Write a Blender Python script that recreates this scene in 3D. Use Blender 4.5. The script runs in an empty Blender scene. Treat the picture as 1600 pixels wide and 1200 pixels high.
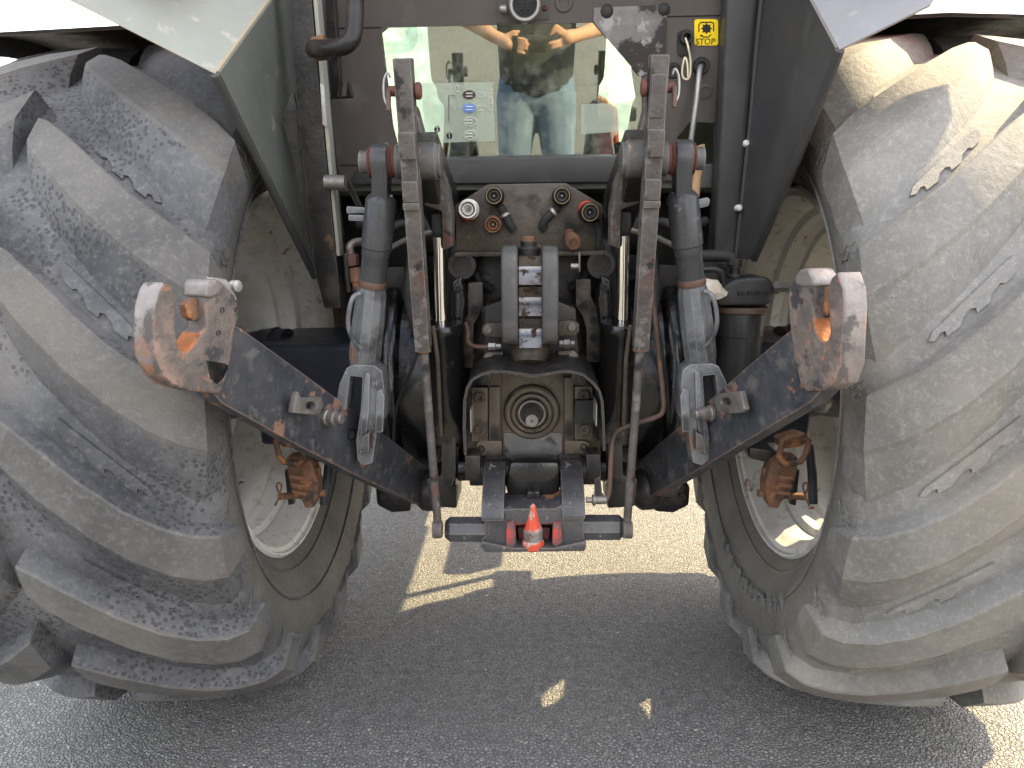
import bpy, bmesh, math, random
from mathutils import Vector, Matrix
from mathutils.geometry import tessellate_polygon
random.seed(7)
R = math.radians
S = bpy.context.scene
COL = S.collection

# ---------------------------------------------------------------- camera, sky, sun, exposure
CAM_H, PITCH, YAW, ROLL, FPX = 1.225, 12.0, 1.5, -0.5, 1200.0
cam_rot = Matrix.Rotation(R(YAW), 3, 'Z') @ Matrix.Rotation(R(90 - PITCH), 3, 'X') @ Matrix.Rotation(R(ROLL), 3, 'Z')
cam = bpy.data.objects.new('camera', bpy.data.cameras.new('camera'))
COL.objects.link(cam)
cam.location = (0, 0, CAM_H)
cam.rotation_euler = cam_rot.to_euler()
cam.data.sensor_width = 36
cam.data.lens = 36 * FPX / 1600
cam.data.clip_start = 0.02
cam.data.clip_end = 2000
S.camera = cam

SUN = Vector((1.0, 0.535, 1.0)).normalized()
w = bpy.data.worlds.new('World'); S.world = w; w.use_nodes = True
nt = w.node_tree
sky = nt.nodes.new('ShaderNodeTexSky'); sky.sky_type = 'NISHITA'; sky.sun_disc = False
sky.sun_elevation = math.asin(SUN.z); sky.sun_rotation = math.atan2(SUN.x, SUN.y)
sky.air_density = 1.0; sky.dust_density = 4.0; sky.ozone_density = 1.0
bg = nt.nodes['Background']; bg.inputs[1].default_value = 0.15
# thin broken cloud over the whole sky
tc = nt.nodes.new('ShaderNodeTexCoord'); nz = nt.nodes.new('ShaderNodeTexNoise'); nz.inputs['Scale'].default_value = 3.0
nz.inputs['Detail'].default_value = 6
rmp = nt.nodes.new('ShaderNodeValToRGB'); rmp.color_ramp.elements[0].position = .38; rmp.color_ramp.elements[1].position = .62
mx = nt.nodes.new('ShaderNodeMix'); mx.data_type = 'RGBA'
nt.links.new(tc.outputs['Generated'], nz.inputs['Vector']); nt.links.new(nz.outputs['Fac'], rmp.inputs['Fac'])
nt.links.new(rmp.outputs['Color'], mx.inputs[0]); nt.links.new(sky.outputs[0], mx.inputs[6])
mx.inputs[7].default_value = (8.1, 8.05, 7.95, 1)
nt.links.new(mx.outputs[2], bg.inputs[0])
sl = bpy.data.lights.new('sun', 'SUN'); sl.energy = 4.6; sl.angle = R(0.53); sl.color = (1, .80, .44)
so = bpy.data.objects.new('sun', sl); COL.objects.link(so)
so.rotation_euler = SUN.to_track_quat('Z', 'Y').to_euler(); so.location = (8, 4, 8)
S.view_settings.view_transform = 'Standard'; S.view_settings.look = 'None'
S.view_settings.exposure = 2.1; S.view_settings.gamma = 1.0; S.view_settings.use_curve_mapping = False
S.render.engine = 'CYCLES'

# ---------------------------------------------------------------- placing by measured position
C0 = Vector((0, 0, CAM_H))
def ray(x, y):
    return cam_rot @ Vector(((x - 800) / FPX, (600 - y) / FPX, -1))
def P(x, y, Y):                      # point of the place at distance Y behind the photographer's line
    d = ray(x, y); return C0 + d * (Y / d.y)
def PL(x, y, p0, n):                 # point on a plane of the place
    d = ray(x, y); return C0 + d * ((p0 - C0).dot(n) / d.dot(n))
def Q(s, x, y, Y):                   # left-hand measurement, mirrored for the right-hand side
    p = P(x, y, Y)
    return p if s < 0 else Vector((-p.x, p.y, p.z))
def px(n, Y): return n * Y / FPX     # pixels to metres at a distance

# ---------------------------------------------------------------- materials
def M(name, a, b=None, scale=14, rough=.5, rvar=.2, metal=0.0, bump=.15, bscale=90, spots=(), edge=None, coat=0.0, detail=6, spec=.24):
    m = bpy.data.materials.new(name); m.use_nodes = True
    t = m.node_tree; n = t.nodes; L = t.links.new
    bs = n['Principled BSDF']
    tcn = n.new('ShaderNodeTexCoord')
    def noise(sc, det=detail, off=0):
        mp = n.new('ShaderNodeMapping'); mp.inputs['Location'].default_value = (off, off * .7, off * 1.3)
        L(tcn.outputs['Object'], mp.inputs['Vector'])
        q = n.new('ShaderNodeTexNoise'); q.inputs['Scale'].default_value = sc; q.inputs['Detail'].default_value = det
        q.inputs['Roughness'].default_value = .62
        L(mp.outputs[0], q.inputs['Vector']); return q.outputs['Fac']
    def ramp(src, lo, hi):
        q = n.new('ShaderNodeMapRange'); q.inputs[1].default_value = lo; q.inputs[2].default_value = hi
        L(src, q.inputs[0]); return q.outputs[0]
    def mix(f, c1, c2):
        q = n.new('ShaderNodeMix'); q.data_type = 'RGBA'
        L(f, q.inputs[0])
        for k, c in ((6, c1), (7, c2)):
            if hasattr(c, 'links'): L(c, q.inputs[k])
            else: q.inputs[k].default_value = (*c, 1)
        return q.outputs[2]
    b = b or tuple(v * .6 for v in a)
    base_n = noise(scale)
    col = mix(ramp(base_n, .32, .68), a, b)
    rsrc = ramp(base_n, .3, .7)
    rr = n.new('ShaderNodeMapRange'); rr.inputs[3].default_value = max(.02, rough - rvar / 2); rr.inputs[4].default_value = min(1, rough + rvar / 2)
    L(noise(scale * 2.3, 5, 3), rr.inputs[0]); rr.inputs[1].default_value = .3; rr.inputs[2].default_value = .7
    rout = rr.outputs[0]; met = None
    for k, (c, sc, lo, hi) in enumerate(spots):
        f = ramp(noise(sc, 8, 5 + 3 * k), lo, hi)
        col = mix(f, col, c)
        q = n.new('ShaderNodeMix'); q.data_type = 'FLOAT'; L(f, q.inputs[0]); L(rout, q.inputs[2]); q.inputs[3].default_value = .82
        rout = q.outputs[0]
        q = n.new('ShaderNodeMix'); q.data_type = 'FLOAT'; L(f, q.inputs[0]); q.inputs[3].default_value = 0
        if met: L(met, q.inputs[2])
        else: q.inputs[2].default_value = metal
        met = q.outputs[0]
    if edge:
        bv = n.new('ShaderNodeBevel'); bv.samples = 4; bv.inputs['Radius'].default_value = edge[1]
        ge = n.new('ShaderNodeNewGeometry'); dt = n.new('ShaderNodeVectorMath'); dt.operation = 'DOT_PRODUCT'
        L(bv.outputs[0], dt.inputs[0]); L(ge.outputs['Normal'], dt.inputs[1])
        ad = n.new('ShaderNodeMath'); ad.operation = 'MULTIPLY_ADD'; L(noise(45, 6, 9), ad.inputs[0]); ad.inputs[1].default_value = .22
        L(dt.outputs['Value'], ad.inputs[2])
        col = mix(ramp(ad.outputs[0], 1.085, 1.0), col, edge[0])
    L(col, bs.inputs['Base Color']); L(rout, bs.inputs['Roughness'])
    if met: L(met, bs.inputs['Metallic'])
    else: bs.inputs['Metallic'].default_value = metal
    bs.inputs['Coat Weight'].default_value = coat; bs.inputs['Coat Roughness'].default_value = .12
    bs.inputs['Specular IOR Level'].default_value = spec
    if bump:
        bp = n.new('ShaderNodeBump'); bp.inputs['Strength'].default_value = bump; bp.inputs['Distance'].default_value = .004
        L(noise(bscale, 6, 1), bp.inputs['Height']); L(bp.outputs[0], bs.inputs['Normal'])
    return m

RUST = (.30, .105, .035); RUSTB = (.50, .17, .045); RUSTD = (.12, .045, .022); DUST = (.19, .165, .135)
m_black = M('oily black iron', (.008, .008, .009), (.022, .020, .018), 10, .36, .3, bump=.5, bscale=45, spots=[((.055, .046, .037), 8, .56, .75), ((.10, .05, .03), 17, .65, .68)], edge=((.08, .07, .065), .004), spec=.28)
m_blackg = M('wet black casting', (.006, .006, .007), (.012, .011, .010), 9, .16, .15, bump=.4, bscale=28, spots=[((.045, .034, .027), 12, .60, .72)], spec=.4)
m_brown = M('oil browned casting', (.036, .027, .019), (.068, .052, .038), 14, .40, .3, bump=.4, spots=[((.012, .011, .011), 8, .53, .65), ((.11, .09, .07), 26, .60, .68), ((.15, .06, .03), 10, .63, .67)], edge=((.13, .105, .08), .003), spec=.35)
m_greyp = M('grey painted iron', (.068, .073, .079), (.125, .13, .137), 9, .34, .25, bump=.4, bscale=70, spots=[((.034, .034, .036), 7, .55, .65), ((.20, .20, .205), 30, .60, .68), ((.16, .07, .04), 12, .62, .66)], edge=((.23, .22, .215), .004), spec=.45)
m_bar = M('grey brown flat iron', (.048, .043, .040), (.088, .077, .070), 15, .5, .25, bump=1.0, bscale=60, spots=[((.085, .042, .033), 9, .55, .62), ((.13, .12, .115), 28, .56, .64), ((.022, .02, .019), 13, .56, .61)], edge=((.17, .15, .14), .004))
m_link = M('chipped black link paint', (.022, .025, .031), (.052, .053, .058), 14, .48, .3, bump=.6, bscale=60, spots=[((.085, .08, .077), 26, .53, .66), ((.16, .095, .07), 10, .60, .625), ((.22, .095, .045), 17, .635, .66)], edge=((.20, .125, .085), .005))
m_claw = M('rusted claw iron', (.075, .070, .068), (.17, .135, .115), 16, .6, .3, metal=.15, bump=.9, bscale=70, spots=[((.22, .155, .125), 11, .52, .62), ((.04, .04, .044), 19, .53, .60), ((.33, .13, .055), 14, .59, .65)], edge=((.42, .17, .07), .006))
m_worn = M('bare worn steel', (.14, .125, .118), (.22, .195, .185), 22, .45, .25, metal=.35, bump=.4, spots=[((.24, .105, .055), 13, .56, .63), ((.08, .072, .068), 20, .54, .61)])
m_rusto = M('orange rust', (.34, .125, .045), (.22, .085, .036), 40, .85, .1, bump=.9, bscale=120, spots=[((.10, .055, .035), 30, .54, .62)])
m_rust = M('brown rust', (.085, .050, .034), (.19, .095, .052), 26, .8, .2, bump=1.0, bscale=70, spots=[((.035, .030, .028), 14, .52, .58), ((.27, .12, .05), 30, .56, .62)])
m_rustm = M('maroon rubber', (.13, .05, .04), (.085, .04, .035), 30, .6, .2)
m_chrome = M('chrome rod', (.82, .80, .77), (.72, .69, .66), 6, .07, .05, metal=1.0, bump=0)
m_steel = M('bright zinc steel', (.36, .355, .34), (.25, .24, .225), 30, .42, .25, metal=.55, bump=.15)
m_steeld = M('dull steel', (.22, .205, .19), (.14, .125, .115), 30, .45, .2, metal=.6, bump=.15, spots=[(RUSTD, 20, .6, .7)])
m_saddle = M('polished dark saddle', (.19, .185, .185), (.13, .12, .115), 8, .24, .12, metal=.95, bump=.15, bscale=25, spots=[((.06, .035, .025), 45, .56, .62)])
m_rimp = M('silver white rim paint', (.64, .63, .61), (.53, .52, .495), 5, .40, .2, bump=.1, spots=[((.34, .28, .21), 4.5, .56, .78), ((.24, .105, .035), 15, .64, .67), ((.42, .39, .34), 30, .55, .68)])
m_green_lit = M('green lit grey paint', (.25, .262, .235), (.205, .215, .19), 6, .5, .15, bump=.2, bscale=200, spots=[((.33, .32, .28), 30, .58, .70)], edge=((.33, .24, .15), .003))  # green of sunlight through tinted glass is mixed into this grey
m_panel = M('brown grey cab paint', (.062, .053, .049), (.085, .074, .068), 4, .42, .15, bump=.1, bscale=220, spots=[((.115, .105, .095), 9, .56, .80)])
m_paneld = M('dark grey panel paint', (.040, .040, .041), (.064, .062, .060), 4, .42, .15, bump=.1, bscale=220, spots=[((.095, .09, .085), 8, .56, .85)])
m_tar = M('tarred patch plate', (.21, .20, .195), (.115, .105, .10), 16, .6, .2, bump=.6, bscale=30, spots=[((.045, .04, .038), 7, .55, .58), ((.30, .29, .285), 26, .57, .64)])
m_yellow = M('yellow decal', (.86, .62, .012), (.80, .56, .01), 20, .45, .1, bump=0)
m_ink = M('black print', (.012, .012, .013), (.02, .02, .02), 20, .5, .1, bump=0)
m_white = M('white plastic', (.70, .69, .65), (.60, .59, .55), 30, .45, .2, bump=.05, spots=[((.35, .3, .25), 20, .65, .75)])
m_redp = M('red paint', (.42, .02, .016), (.32, .018, .014), 10, .35, .2, bump=.05)
m_cone = M('chipped red paint', (.50, .075, .035), (.42, .055, .03), 20, .5, .2, bump=.6, bscale=60, spots=[((.30, .27, .24), 34, .50, .55), ((.13, .07, .05), 26, .56, .62)])
m_redsp = M('red oversprayed iron', (.115, .075, .07), (.07, .052, .048), 14, .5, .2, bump=.4, spots=[((.34, .05, .045), 15, .52, .60), ((.26, .12, .06), 9, .58, .64)])
m_hitch = M('black hitch iron', (.026, .026, .030), (.055, .053, .055), 10, .32, .25, bump=.5, bscale=45, spots=[((.22, .095, .045), 9, .585, .62), ((.17, .165, .165), 60, .625, .66), ((.28, .04, .035), 13, .64, .68)], edge=((.17, .12, .09), .004), spec=.45)
m_sleeve = M('glossy dark sleeve', (.026, .027, .029), (.052, .053, .056), 7, .24, .15, bump=.15, spots=[((.12, .12, .12), 30, .64, .70)])
m_pipe = M('brown rusted pipe', (.060, .044, .035), (.105, .060, .042), 18, .5, .3, bump=.5, spots=[((.035, .031, .028), 9, .53, .63), ((.17, .075, .04), 14, .60, .66)])
m_inner = M('dark green grey panel', (.115, .125, .112), (.085, .092, .084), 6, .45, .15, bump=.2, bscale=200, spots=[((.17, .17, .15), 20, .58, .7)], edge=((.30, .26, .18), .003))
m_cone2 = M('bare cone steel', (.26, .24, .22), (.17, .15, .135), 20, .5, .2, metal=.4, bump=.4, spots=[((.10, .06, .045), 22, .56, .62)])
m_lobe = M('dark worn lobe iron', (.040, .040, .041), (.085, .08, .076), 10, .4, .25, bump=.5, bscale=50, spots=[((.14, .12, .10), 22, .58, .66)], edge=((.16, .15, .14), .004))
m_fenderr = M('grey fender paint', (.25, .25, .265), (.205, .205, .218), 6, .45, .15, bump=.15, bscale=200, spots=[((.31, .30, .30), 30, .60, .72)], edge=((.30, .22, .16), .003))  # right fender's copy of the paint, without the green light
m_ptop = M('brown greasy plate', (.072, .052, .036), (.118, .090, .066), 12, .40, .3, bump=.4, spots=[((.02, .018, .016), 7, .57, .68), ((.16, .135, .11), 26, .60, .68)], edge=((.17, .135, .10), .003), spec=.35)
m_greyplate = M('grey scuffed plate', (.10, .097, .092), (.17, .165, .158), 22, .42, .25, bump=.4, spots=[((.045, .04, .036), 12, .54, .60)])
m_canister = M('dull black canister', (.018, .018, .019), (.036, .035, .034), 8, .36, .2, bump=.35, bscale=70, spots=[((.11, .05, .03), 9, .61, .66), ((.075, .07, .065), 20, .58, .68)])
m_dkred = M('red dust ring', (.55, .06, .03), (.45, .05, .03), 20, .5, .1, bump=0)
m_brass = M('dull yellowed ring', (.24, .19, .09), (.16, .12, .06), 30, .45, .2, metal=.6, bump=0)
m_wood = M('ash wood', (.46, .30, .16), (.34, .20, .10), 30, .65, .2, bump=.2)
m_cloth = M('dirty white rag', (.66, .60, .50), (.46, .40, .31), 25, .9, .1, bump=.6, bscale=60)
m_rubber = M('black rubber', (.022, .022, .023), (.036, .035, .035), 30, .6, .2, bump=.15)
m_strap = M('cream cord', (.75, .68, .48), (.6, .52, .35), 60, .7, .1, bump=.1)
m_axle = M('navy black axle paint', (.016, .019, .027), (.03, .033, .042), 6, .36, .2, bump=.15, spots=[((.085, .085, .09), 5, .62, .9)])
m_skin = M('skin', (.48, .27, .18), (.42, .22, .14), 20, .5, .1, bump=.05)
m_hair = M('brown hair', (.06, .035, .02), (.03, .018, .012), 60, .6, .2, bump=.4)
m_shirt = M('charcoal cotton', (.035, .038, .042), (.05, .053, .058), 40, .9, .1, bump=.3)
m_jeans = M('blue denim', (.10, .15, .23), (.20, .26, .34), 9, .85, .1, bump=.35, bscale=180)
m_shoe = M('brown leather', (.10, .06, .035), (.07, .04, .025), 20, .5, .2)
m_seat = M('brown seat cloth', (.15, .125, .095), (.11, .09, .07), 20, .85, .1, bump=.3)
m_cabin = M('cabin trim', (.17, .175, .15), (.12, .125, .11), 8, .6, .2, bump=.1)
m_bluep = M('blue print', (.05, .15, .45), (.2, .32, .6), 300, .4, .1, bump=0)
m_brownp = M('dark brown print', (.05, .03, .03), (.07, .04, .04), 40, .4, .1, bump=0)

def tyre_mat(name, spots_amt, dust, dark):
    m = bpy.data.materials.new(name); m.use_nodes = True
    t = m.node_tree; n = t.nodes; L = t.links.new; bs = n['Principled BSDF']
    geo = n.new('ShaderNodeNewGeometry')
    def noise(sc, det=6, rg=.6):
        q = n.new('ShaderNodeTexNoise'); q.inputs['Scale'].default_value = sc; q.inputs['Detail'].default_value = det; q.inputs['Roughness'].default_value = rg
        L(geo.outputs['Position'], q.inputs['Vector']); return q.outputs['Fac']
    def mr(src, lo, hi):
        q = n.new('ShaderNodeMapRange'); q.inputs[1].default_value = lo; q.inputs[2].default_value = hi; L(src, q.inputs[0]); return q.outputs[0]
    def mix(f, c1, c2):
        q = n.new('ShaderNodeMix'); q.data_type = 'RGBA'; L(f, q.inputs[0])
        for k, c in ((6, c1), (7, c2)):
            if hasattr(c, 'links'): L(c, q.inputs[k])
            else: q.inputs[k].default_value = (*c, 1)
        return q.outputs[2]
    def mul(a, b):
        q = n.new('ShaderNodeMath'); q.operation = 'MULTIPLY'; L(a, q.inputs[0])
        if hasattr(b, 'links'): L(b, q.inputs[1])
        else: q.inputs[1].default_value = b
        return q.outputs[0]
    col = mix(mr(noise(4.5), .35, .68), dark, dust)
    col = mix(mul(mr(noise(75, 9, .78), .50, .66), .42), col, tuple(v * 1.6 for v in dust))
    col = mix(mul(mr(noise(420, 3, .6), .45, .70), .35), col, tuple(v * .6 for v in dark))       # scuffed powdery patches
    col = mix(mul(mr(noise(2.2, 4), .52, .7), .45), col, (dust[0] * 1.15, dust[1] * .98, dust[2] * .78))   # dry mud
    vo = n.new('ShaderNodeTexVoronoi'); vo.inputs['Scale'].default_value = 95; L(geo.outputs['Position'], vo.inputs['Vector'])
    sp = mul(mr(vo.outputs['Distance'], .46, .36), mr(noise(6.5, 4), .58 - spots_amt, .64 - spots_amt))
    col = mix(mul(sp, .62), col, tuple(v * .5 for v in dark))
    L(col, bs.inputs['Base Color']); bs.inputs['Roughness'].default_value = .74; bs.inputs['Specular IOR Level'].default_value = .35
    bp = n.new('ShaderNodeBump'); bp.inputs['Strength'].default_value = .45; bp.inputs['Distance'].default_value = .004
    L(noise(70, 8, .7), bp.inputs['Height']); L(bp.outputs[0], bs.inputs['Normal'])
    return m
m_tyreL = tyre_mat('water spotted tyre rubber', .12, (.128, .128, .132), (.044, .044, .049))
m_topL = tyre_mat('worn tread rubber', -.2, (.128, .121, .113), (.062, .060, .059))
m_tyreR = tyre_mat('dusty tyre rubber', -.3, (.225, .216, .203), (.120, .115, .108))
m_topR = tyre_mat('worn dusty tread rubber', -.3, (.195, .184, .167), (.118, .111, .102))
m_wallL = tyre_mat('dusty sidewall rubber', -.3, (.122, .115, .104), (.056, .053, .049))
m_wallR = tyre_mat('pale dusty sidewall rubber', -.3, (.18, .17, .153), (.10, .095, .087))
m_tyreF = tyre_mat('front tyre rubber', 0, (.11, .10, .09), (.05, .05, .05))

def glass_mat(name, tint, refl):
    m = bpy.data.materials.new(name); m.use_nodes = True
    t = m.node_tree; n = t.nodes; L = t.links.new
    n.remove(n['Principled BSDF']); out = n['Material Output']
    tr = n.new('ShaderNodeBsdfTransparent'); tr.inputs[0].default_value = (*tint, 1)
    gl = n.new('ShaderNodeBsdfGlossy'); gl.inputs['Roughness'].default_value = .012; gl.inputs[0].default_value = (.95, 1, .97, 1)
    fr = n.new('ShaderNodeFresnel'); fr.inputs[0].default_value = refl
    mxs = n.new('ShaderNodeMixShader'); L(fr.outputs[0], mxs.inputs[0]); L(tr.outputs[0], mxs.inputs[1]); L(gl.outputs[0], mxs.inputs[2])
    # dried dust film
    tcn = n.new('ShaderNodeTexCoord'); nz_ = n.new('ShaderNodeTexNoise'); nz_.inputs['Scale'].default_value = 18; nz_.inputs['Detail'].default_value = 9; nz_.inputs['Roughness'].default_value = .75
    L(tcn.outputs['Object'], nz_.inputs['Vector'])
    mp = n.new('ShaderNodeMapRange'); mp.inputs[1].default_value = .48; mp.inputs[2].default_value = .80; mp.inputs[4].default_value = .40; L(nz_.outputs['Fac'], mp.inputs[0])
    df = n.new('ShaderNodeBsdfDiffuse'); df.inputs[0].default_value = (.42, .46, .40, 1)
    m2 = n.new('ShaderNodeMixShader'); L(mp.outputs[0], m2.inputs[0]); L(mxs.outputs[0], m2.inputs[1]); L(df.outputs[0], m2.inputs[2])
    L(m2.outputs[0], out.inputs[0]); return m
m_glass = glass_mat('green tinted dusty glass', (.78, .84, .74), 2.7)
m_glassc = glass_mat('green tinted cab glass', (.90, .94, .84), 1.5)

def asphalt_mat():
    m = bpy.data.materials.new('asphalt'); m.use_nodes = True
    t = m.node_tree; n = t.nodes; L = t.links.new; bs = n['Principled BSDF']
    geo = n.new('ShaderNodeNewGeometry')
    def vor(sc, feat='F1'):
        q = n.new('ShaderNodeTexVoronoi'); q.feature = feat; q.inputs['Scale'].default_value = sc; L(geo.outputs['Position'], q.inputs['Vector']); return q
    def noise(sc, det=6):
        q = n.new('ShaderNodeTexNoise'); q.inputs['Scale'].default_value = sc; q.inputs['Detail'].default_value = det; L(geo.outputs['Position'], q.inputs['Vector']); return q.outputs['Fac']
    def mr(src, lo, hi, o0=0, o1=1):
        q = n.new('ShaderNodeMapRange'); q.inputs[1].default_value = lo; q.inputs[2].default_value = hi; q.inputs[3].default_value = o0; q.inputs[4].default_value = o1; L(src, q.inputs[0]); return q.outputs[0]
    def mix(f, c1, c2, mode='MIX'):
        q = n.new('ShaderNodeMix'); q.data_type = 'RGBA'; q.blend_type = mode; L(f, q.inputs[0])
        for k, c in ((6, c1), (7, c2)):
            if hasattr(c, 'links'): L(c, q.inputs[k])
            else: q.inputs[k].default_value = (*c, 1)
        return q.outputs[2]
    nd = n.new('ShaderNodeTexNoise'); nd.inputs['Scale'].default_value = 55; nd.inputs['Detail'].default_value = 3; L(geo.outputs['Position'], nd.inputs['Vector'])
    vm = n.new('ShaderNodeVectorMath'); vm.operation = 'MULTIPLY_ADD'; L(nd.outputs['Color'], vm.inputs[0]); vm.inputs[1].default_value = (.014, .014, .014); L(geo.outputs['Position'], vm.inputs[2])
    def vord(sc, feat):
        q = n.new('ShaderNodeTexVoronoi'); q.feature = feat; q.inputs['Scale'].default_value = sc; L(vm.outputs[0], q.inputs['Vector']); return q
    v1 = vord(108, 'F1'); v2 = vord(108, 'DISTANCE_TO_EDGE'); v3 = vord(190, 'F1')
    sep = n.new('ShaderNodeSeparateColor'); L(v1.outputs['Color'], sep.inputs[0])
    sep3 = n.new('ShaderNodeSeparateColor'); L(v3.outputs['Color'], sep3.inputs[0])
    stone = mix(mr(sep.outputs[0], 0, 1), (.195, .191, .187), (.275, .266, .252))
    stone = mix(mr(sep3.outputs[0], .5, 1, 0, .5), stone, (.26, .25, .235))
    stone = mix(mr(sep.outputs[1], .992, .996), stone, (.45, .43, .40))
    col = mix(mr(v2.outputs['Distance'], .01, .13), (.066, .064, .063), stone)
    col = mix(mr(noise(30, 7), .50, .68, 0, .5), col, (.085, .082, .080))
    col = mix(mr(noise(2.2, 5), .45, .72, 0, .30), col, (.11, .105, .10))
    L(col, bs.inputs['Base Color']); bs.inputs['Roughness'].default_value = .70; bs.inputs['Specular IOR Level'].default_value = .4
    hh = n.new('ShaderNodeMath'); hh.operation = 'MULTIPLY_ADD'; L(mr(v2.outputs['Distance'], 0, .25), hh.inputs[0]); hh.inputs[1].default_value = 1
    L(mr(sep.outputs[2], 0, 1, -.5, .5), hh.inputs[2])
    h2 = n.new('ShaderNodeMath'); h2.operation = 'MULTIPLY_ADD'; L(noise(120, 6), h2.inputs[0]); h2.inputs[1].default_value = 1.6; L(hh.outputs[0], h2.inputs[2])
    bp = n.new('ShaderNodeBump'); bp.inputs['Strength'].default_value = 1.0; bp.inputs['Distance'].default_value = .005
    L(h2.outputs[0], bp.inputs['Height']); L(bp.outputs[0], bs.inputs['Normal'])
    return m
m_asph = asphalt_mat()

# ---------------------------------------------------------------- mesh helpers
WLOC = {}
def link_obj(name, mesh, mat, parent, c, label=None):
    o = bpy.data.objects.new(name, mesh); COL.objects.link(o)
    if mat and not mesh.materials: mesh.materials.append(mat)
    WLOC[o.name] = Vector(c)
    if parent: o.parent = parent; o.location = Vector(c) - WLOC[parent.name]
    else: o.location = c
    if label: o['label'] = label
    return o
def ob(name, bm, mat, parent=None, smooth=38, bevel=0, seg=2, label=None):
    bmesh.ops.remove_doubles(bm, verts=bm.verts, dist=1e-5)
    bmesh.ops.recalc_face_normals(bm, faces=bm.faces)
    if bevel:
        es = [e for e in bm.edges if len(e.link_faces) == 2 and e.calc_face_angle(0) > R(28)]
        bmesh.ops.bevel(bm, geom=es, offset=bevel, segments=seg, affect='EDGES', clamp_overlap=True, profile=.6)
    lo = Vector((min(v.co[i] for v in bm.verts) for i in range(3))); hi = Vector((max(v.co[i] for v in bm.verts) for i in range(3)))
    c = (lo + hi) / 2
    for v in bm.verts: v.co -= c
    me = bpy.data.meshes.new(name); bm.to_mesh(me); bm.free()
    if smooth:
        for f in me.polygons: f.use_smooth = True
        me.set_sharp_from_angle(angle=R(smooth))
    return link_obj(name, me, mat, parent, c, label)
def copy_at(src, name, parent, loc, rot=None, scale=None):
    o = bpy.data.objects.new(name, src.data); COL.objects.link(o)
    WLOC[o.name] = Vector(loc); o.parent = parent
    o.location = Vector(loc) - (WLOC[parent.name] if parent else Vector())
    if rot: o.rotation_euler = rot
    if scale: o.scale = scale
    return o
def prism(bm, pts, ext, holes=()):
    loops = [list(map(Vector, pts))] + [list(map(Vector, h)) for h in holes]
    ext = Vector(ext)
    F = [[bm.verts.new(p) for p in l] for l in loops]; B = [[bm.verts.new(p + ext) for p in l] for l in loops]
    if not holes:
        bm.faces.new(F[0]); bm.faces.new(B[0][::-1])
    else:
        tr = tessellate_polygon(loops); fl = sum(F, []); bl = sum(B, [])
        for a, b, c in tr:
            try: bm.faces.new((fl[a], fl[b], fl[c])); bm.faces.new((bl[c], bl[b], bl[a]))
            except ValueError: pass
    for f, b in zip(F, B):
        k = len(f)
        for i in range(k): bm.faces.new((f[i], b[i], b[(i + 1) % k], f[(i + 1) % k]))
    return bm
def frame(d, up=Vector((0, 0, 1))):
    d = d.normalized()
    if abs(d.dot(up)) > .98: up = Vector((1, 0, 0))
    x = d.cross(up).normalized(); return x, x.cross(d).normalized(), d
def lathe(bm, p0, d, prof, seg=28, caps=True):
    x, y, d = frame(Vector(d)); rings = []; p0 = Vector(p0)
    for r, t in prof:
        r = max(r, 1e-4)
        rings.append([bm.verts.new(p0 + d * t + (x * math.cos(k * 2 * math.pi / seg) + y * math.sin(k * 2 * math.pi / seg)) * r) for k in range(seg)])
    for a, b in zip(rings, rings[1:]):
        for k in range(seg): bm.faces.new((a[k], a[(k + 1) % seg], b[(k + 1) % seg], b[k]))
    if caps: bm.faces.new(rings[0][::-1]); bm.faces.new(rings[-1])
    return bm
def cyl(bm, a, b, r, r2=None, seg=20):
    a = Vector(a); b = Vector(b); return lathe(bm, a, b - a, [(r, 0), (r if r2 is None else r2, (b - a).length)], seg)
def smoothpath(pts, sub=6):
    pts = [Vector(p) for p in pts]; o = []
    for i in range(len(pts) - 1):
        p0 = pts[max(i - 1, 0)]; p1 = pts[i]; p2 = pts[i + 1]; p3 = pts[min(i + 2, len(pts) - 1)]
        for k in range(sub):
            t = k / sub
            o.append(.5 * ((2 * p1) + (p2 - p0) * t + (2 * p0 - 5 * p1 + 4 * p2 - p3) * t * t + (3 * p1 - p0 - 3 * p2 + p3) * t ** 3))
    return o + [pts[-1]]
def tube(bm, pts, r, seg=10, sub=0, closed=False):
    pts = smoothpath(pts, sub) if sub else [Vector(p) for p in pts]
    n = len(pts); rr = r if isinstance(r, (list, tuple)) else [r] * n
    if len(rr) != n: rr = [rr[min(int(i / (n - 1) * (len(rr) - 1) + .5), len(rr) - 1)] for i in range(n)]
    rings = []; up = None
    for i, p in enumerate(pts):
        d = (pts[(i + 1) % n] - pts[i - 1]) if closed else (pts[min(i + 1, n - 1)] - pts[max(i - 1, 0)])
        d.normalize()
        if up is None: up = frame(d)[1]
        up = (up - d * up.dot(d)).normalized(); x = d.cross(up)
        rings.append([bm.verts.new(p + (x * math.cos(k * 2 * math.pi / seg) + up * math.sin(k * 2 * math.pi / seg)) * rr[i]) for k in range(seg)])
    m = n if closed else n - 1
    for i in range(m):
        a, b = rings[i], rings[(i + 1) % n]
        for k in range(seg): bm.faces.new((a[k], a[(k + 1) % seg], b[(k + 1) % seg], b[k]))
    if not closed: bm.faces.new(rings[0][::-1]); bm.faces.new(rings[-1])
    return bm
def box(bm, lo, hi):
    (x0, y0, z0), (x1, y1, z1) = lo, hi
    return prism(bm, [(x0, y0, z0), (x1, y0, z0), (x1, y0, z1), (x0, y0, z1)], (0, y1 - y0, 0))
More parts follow.
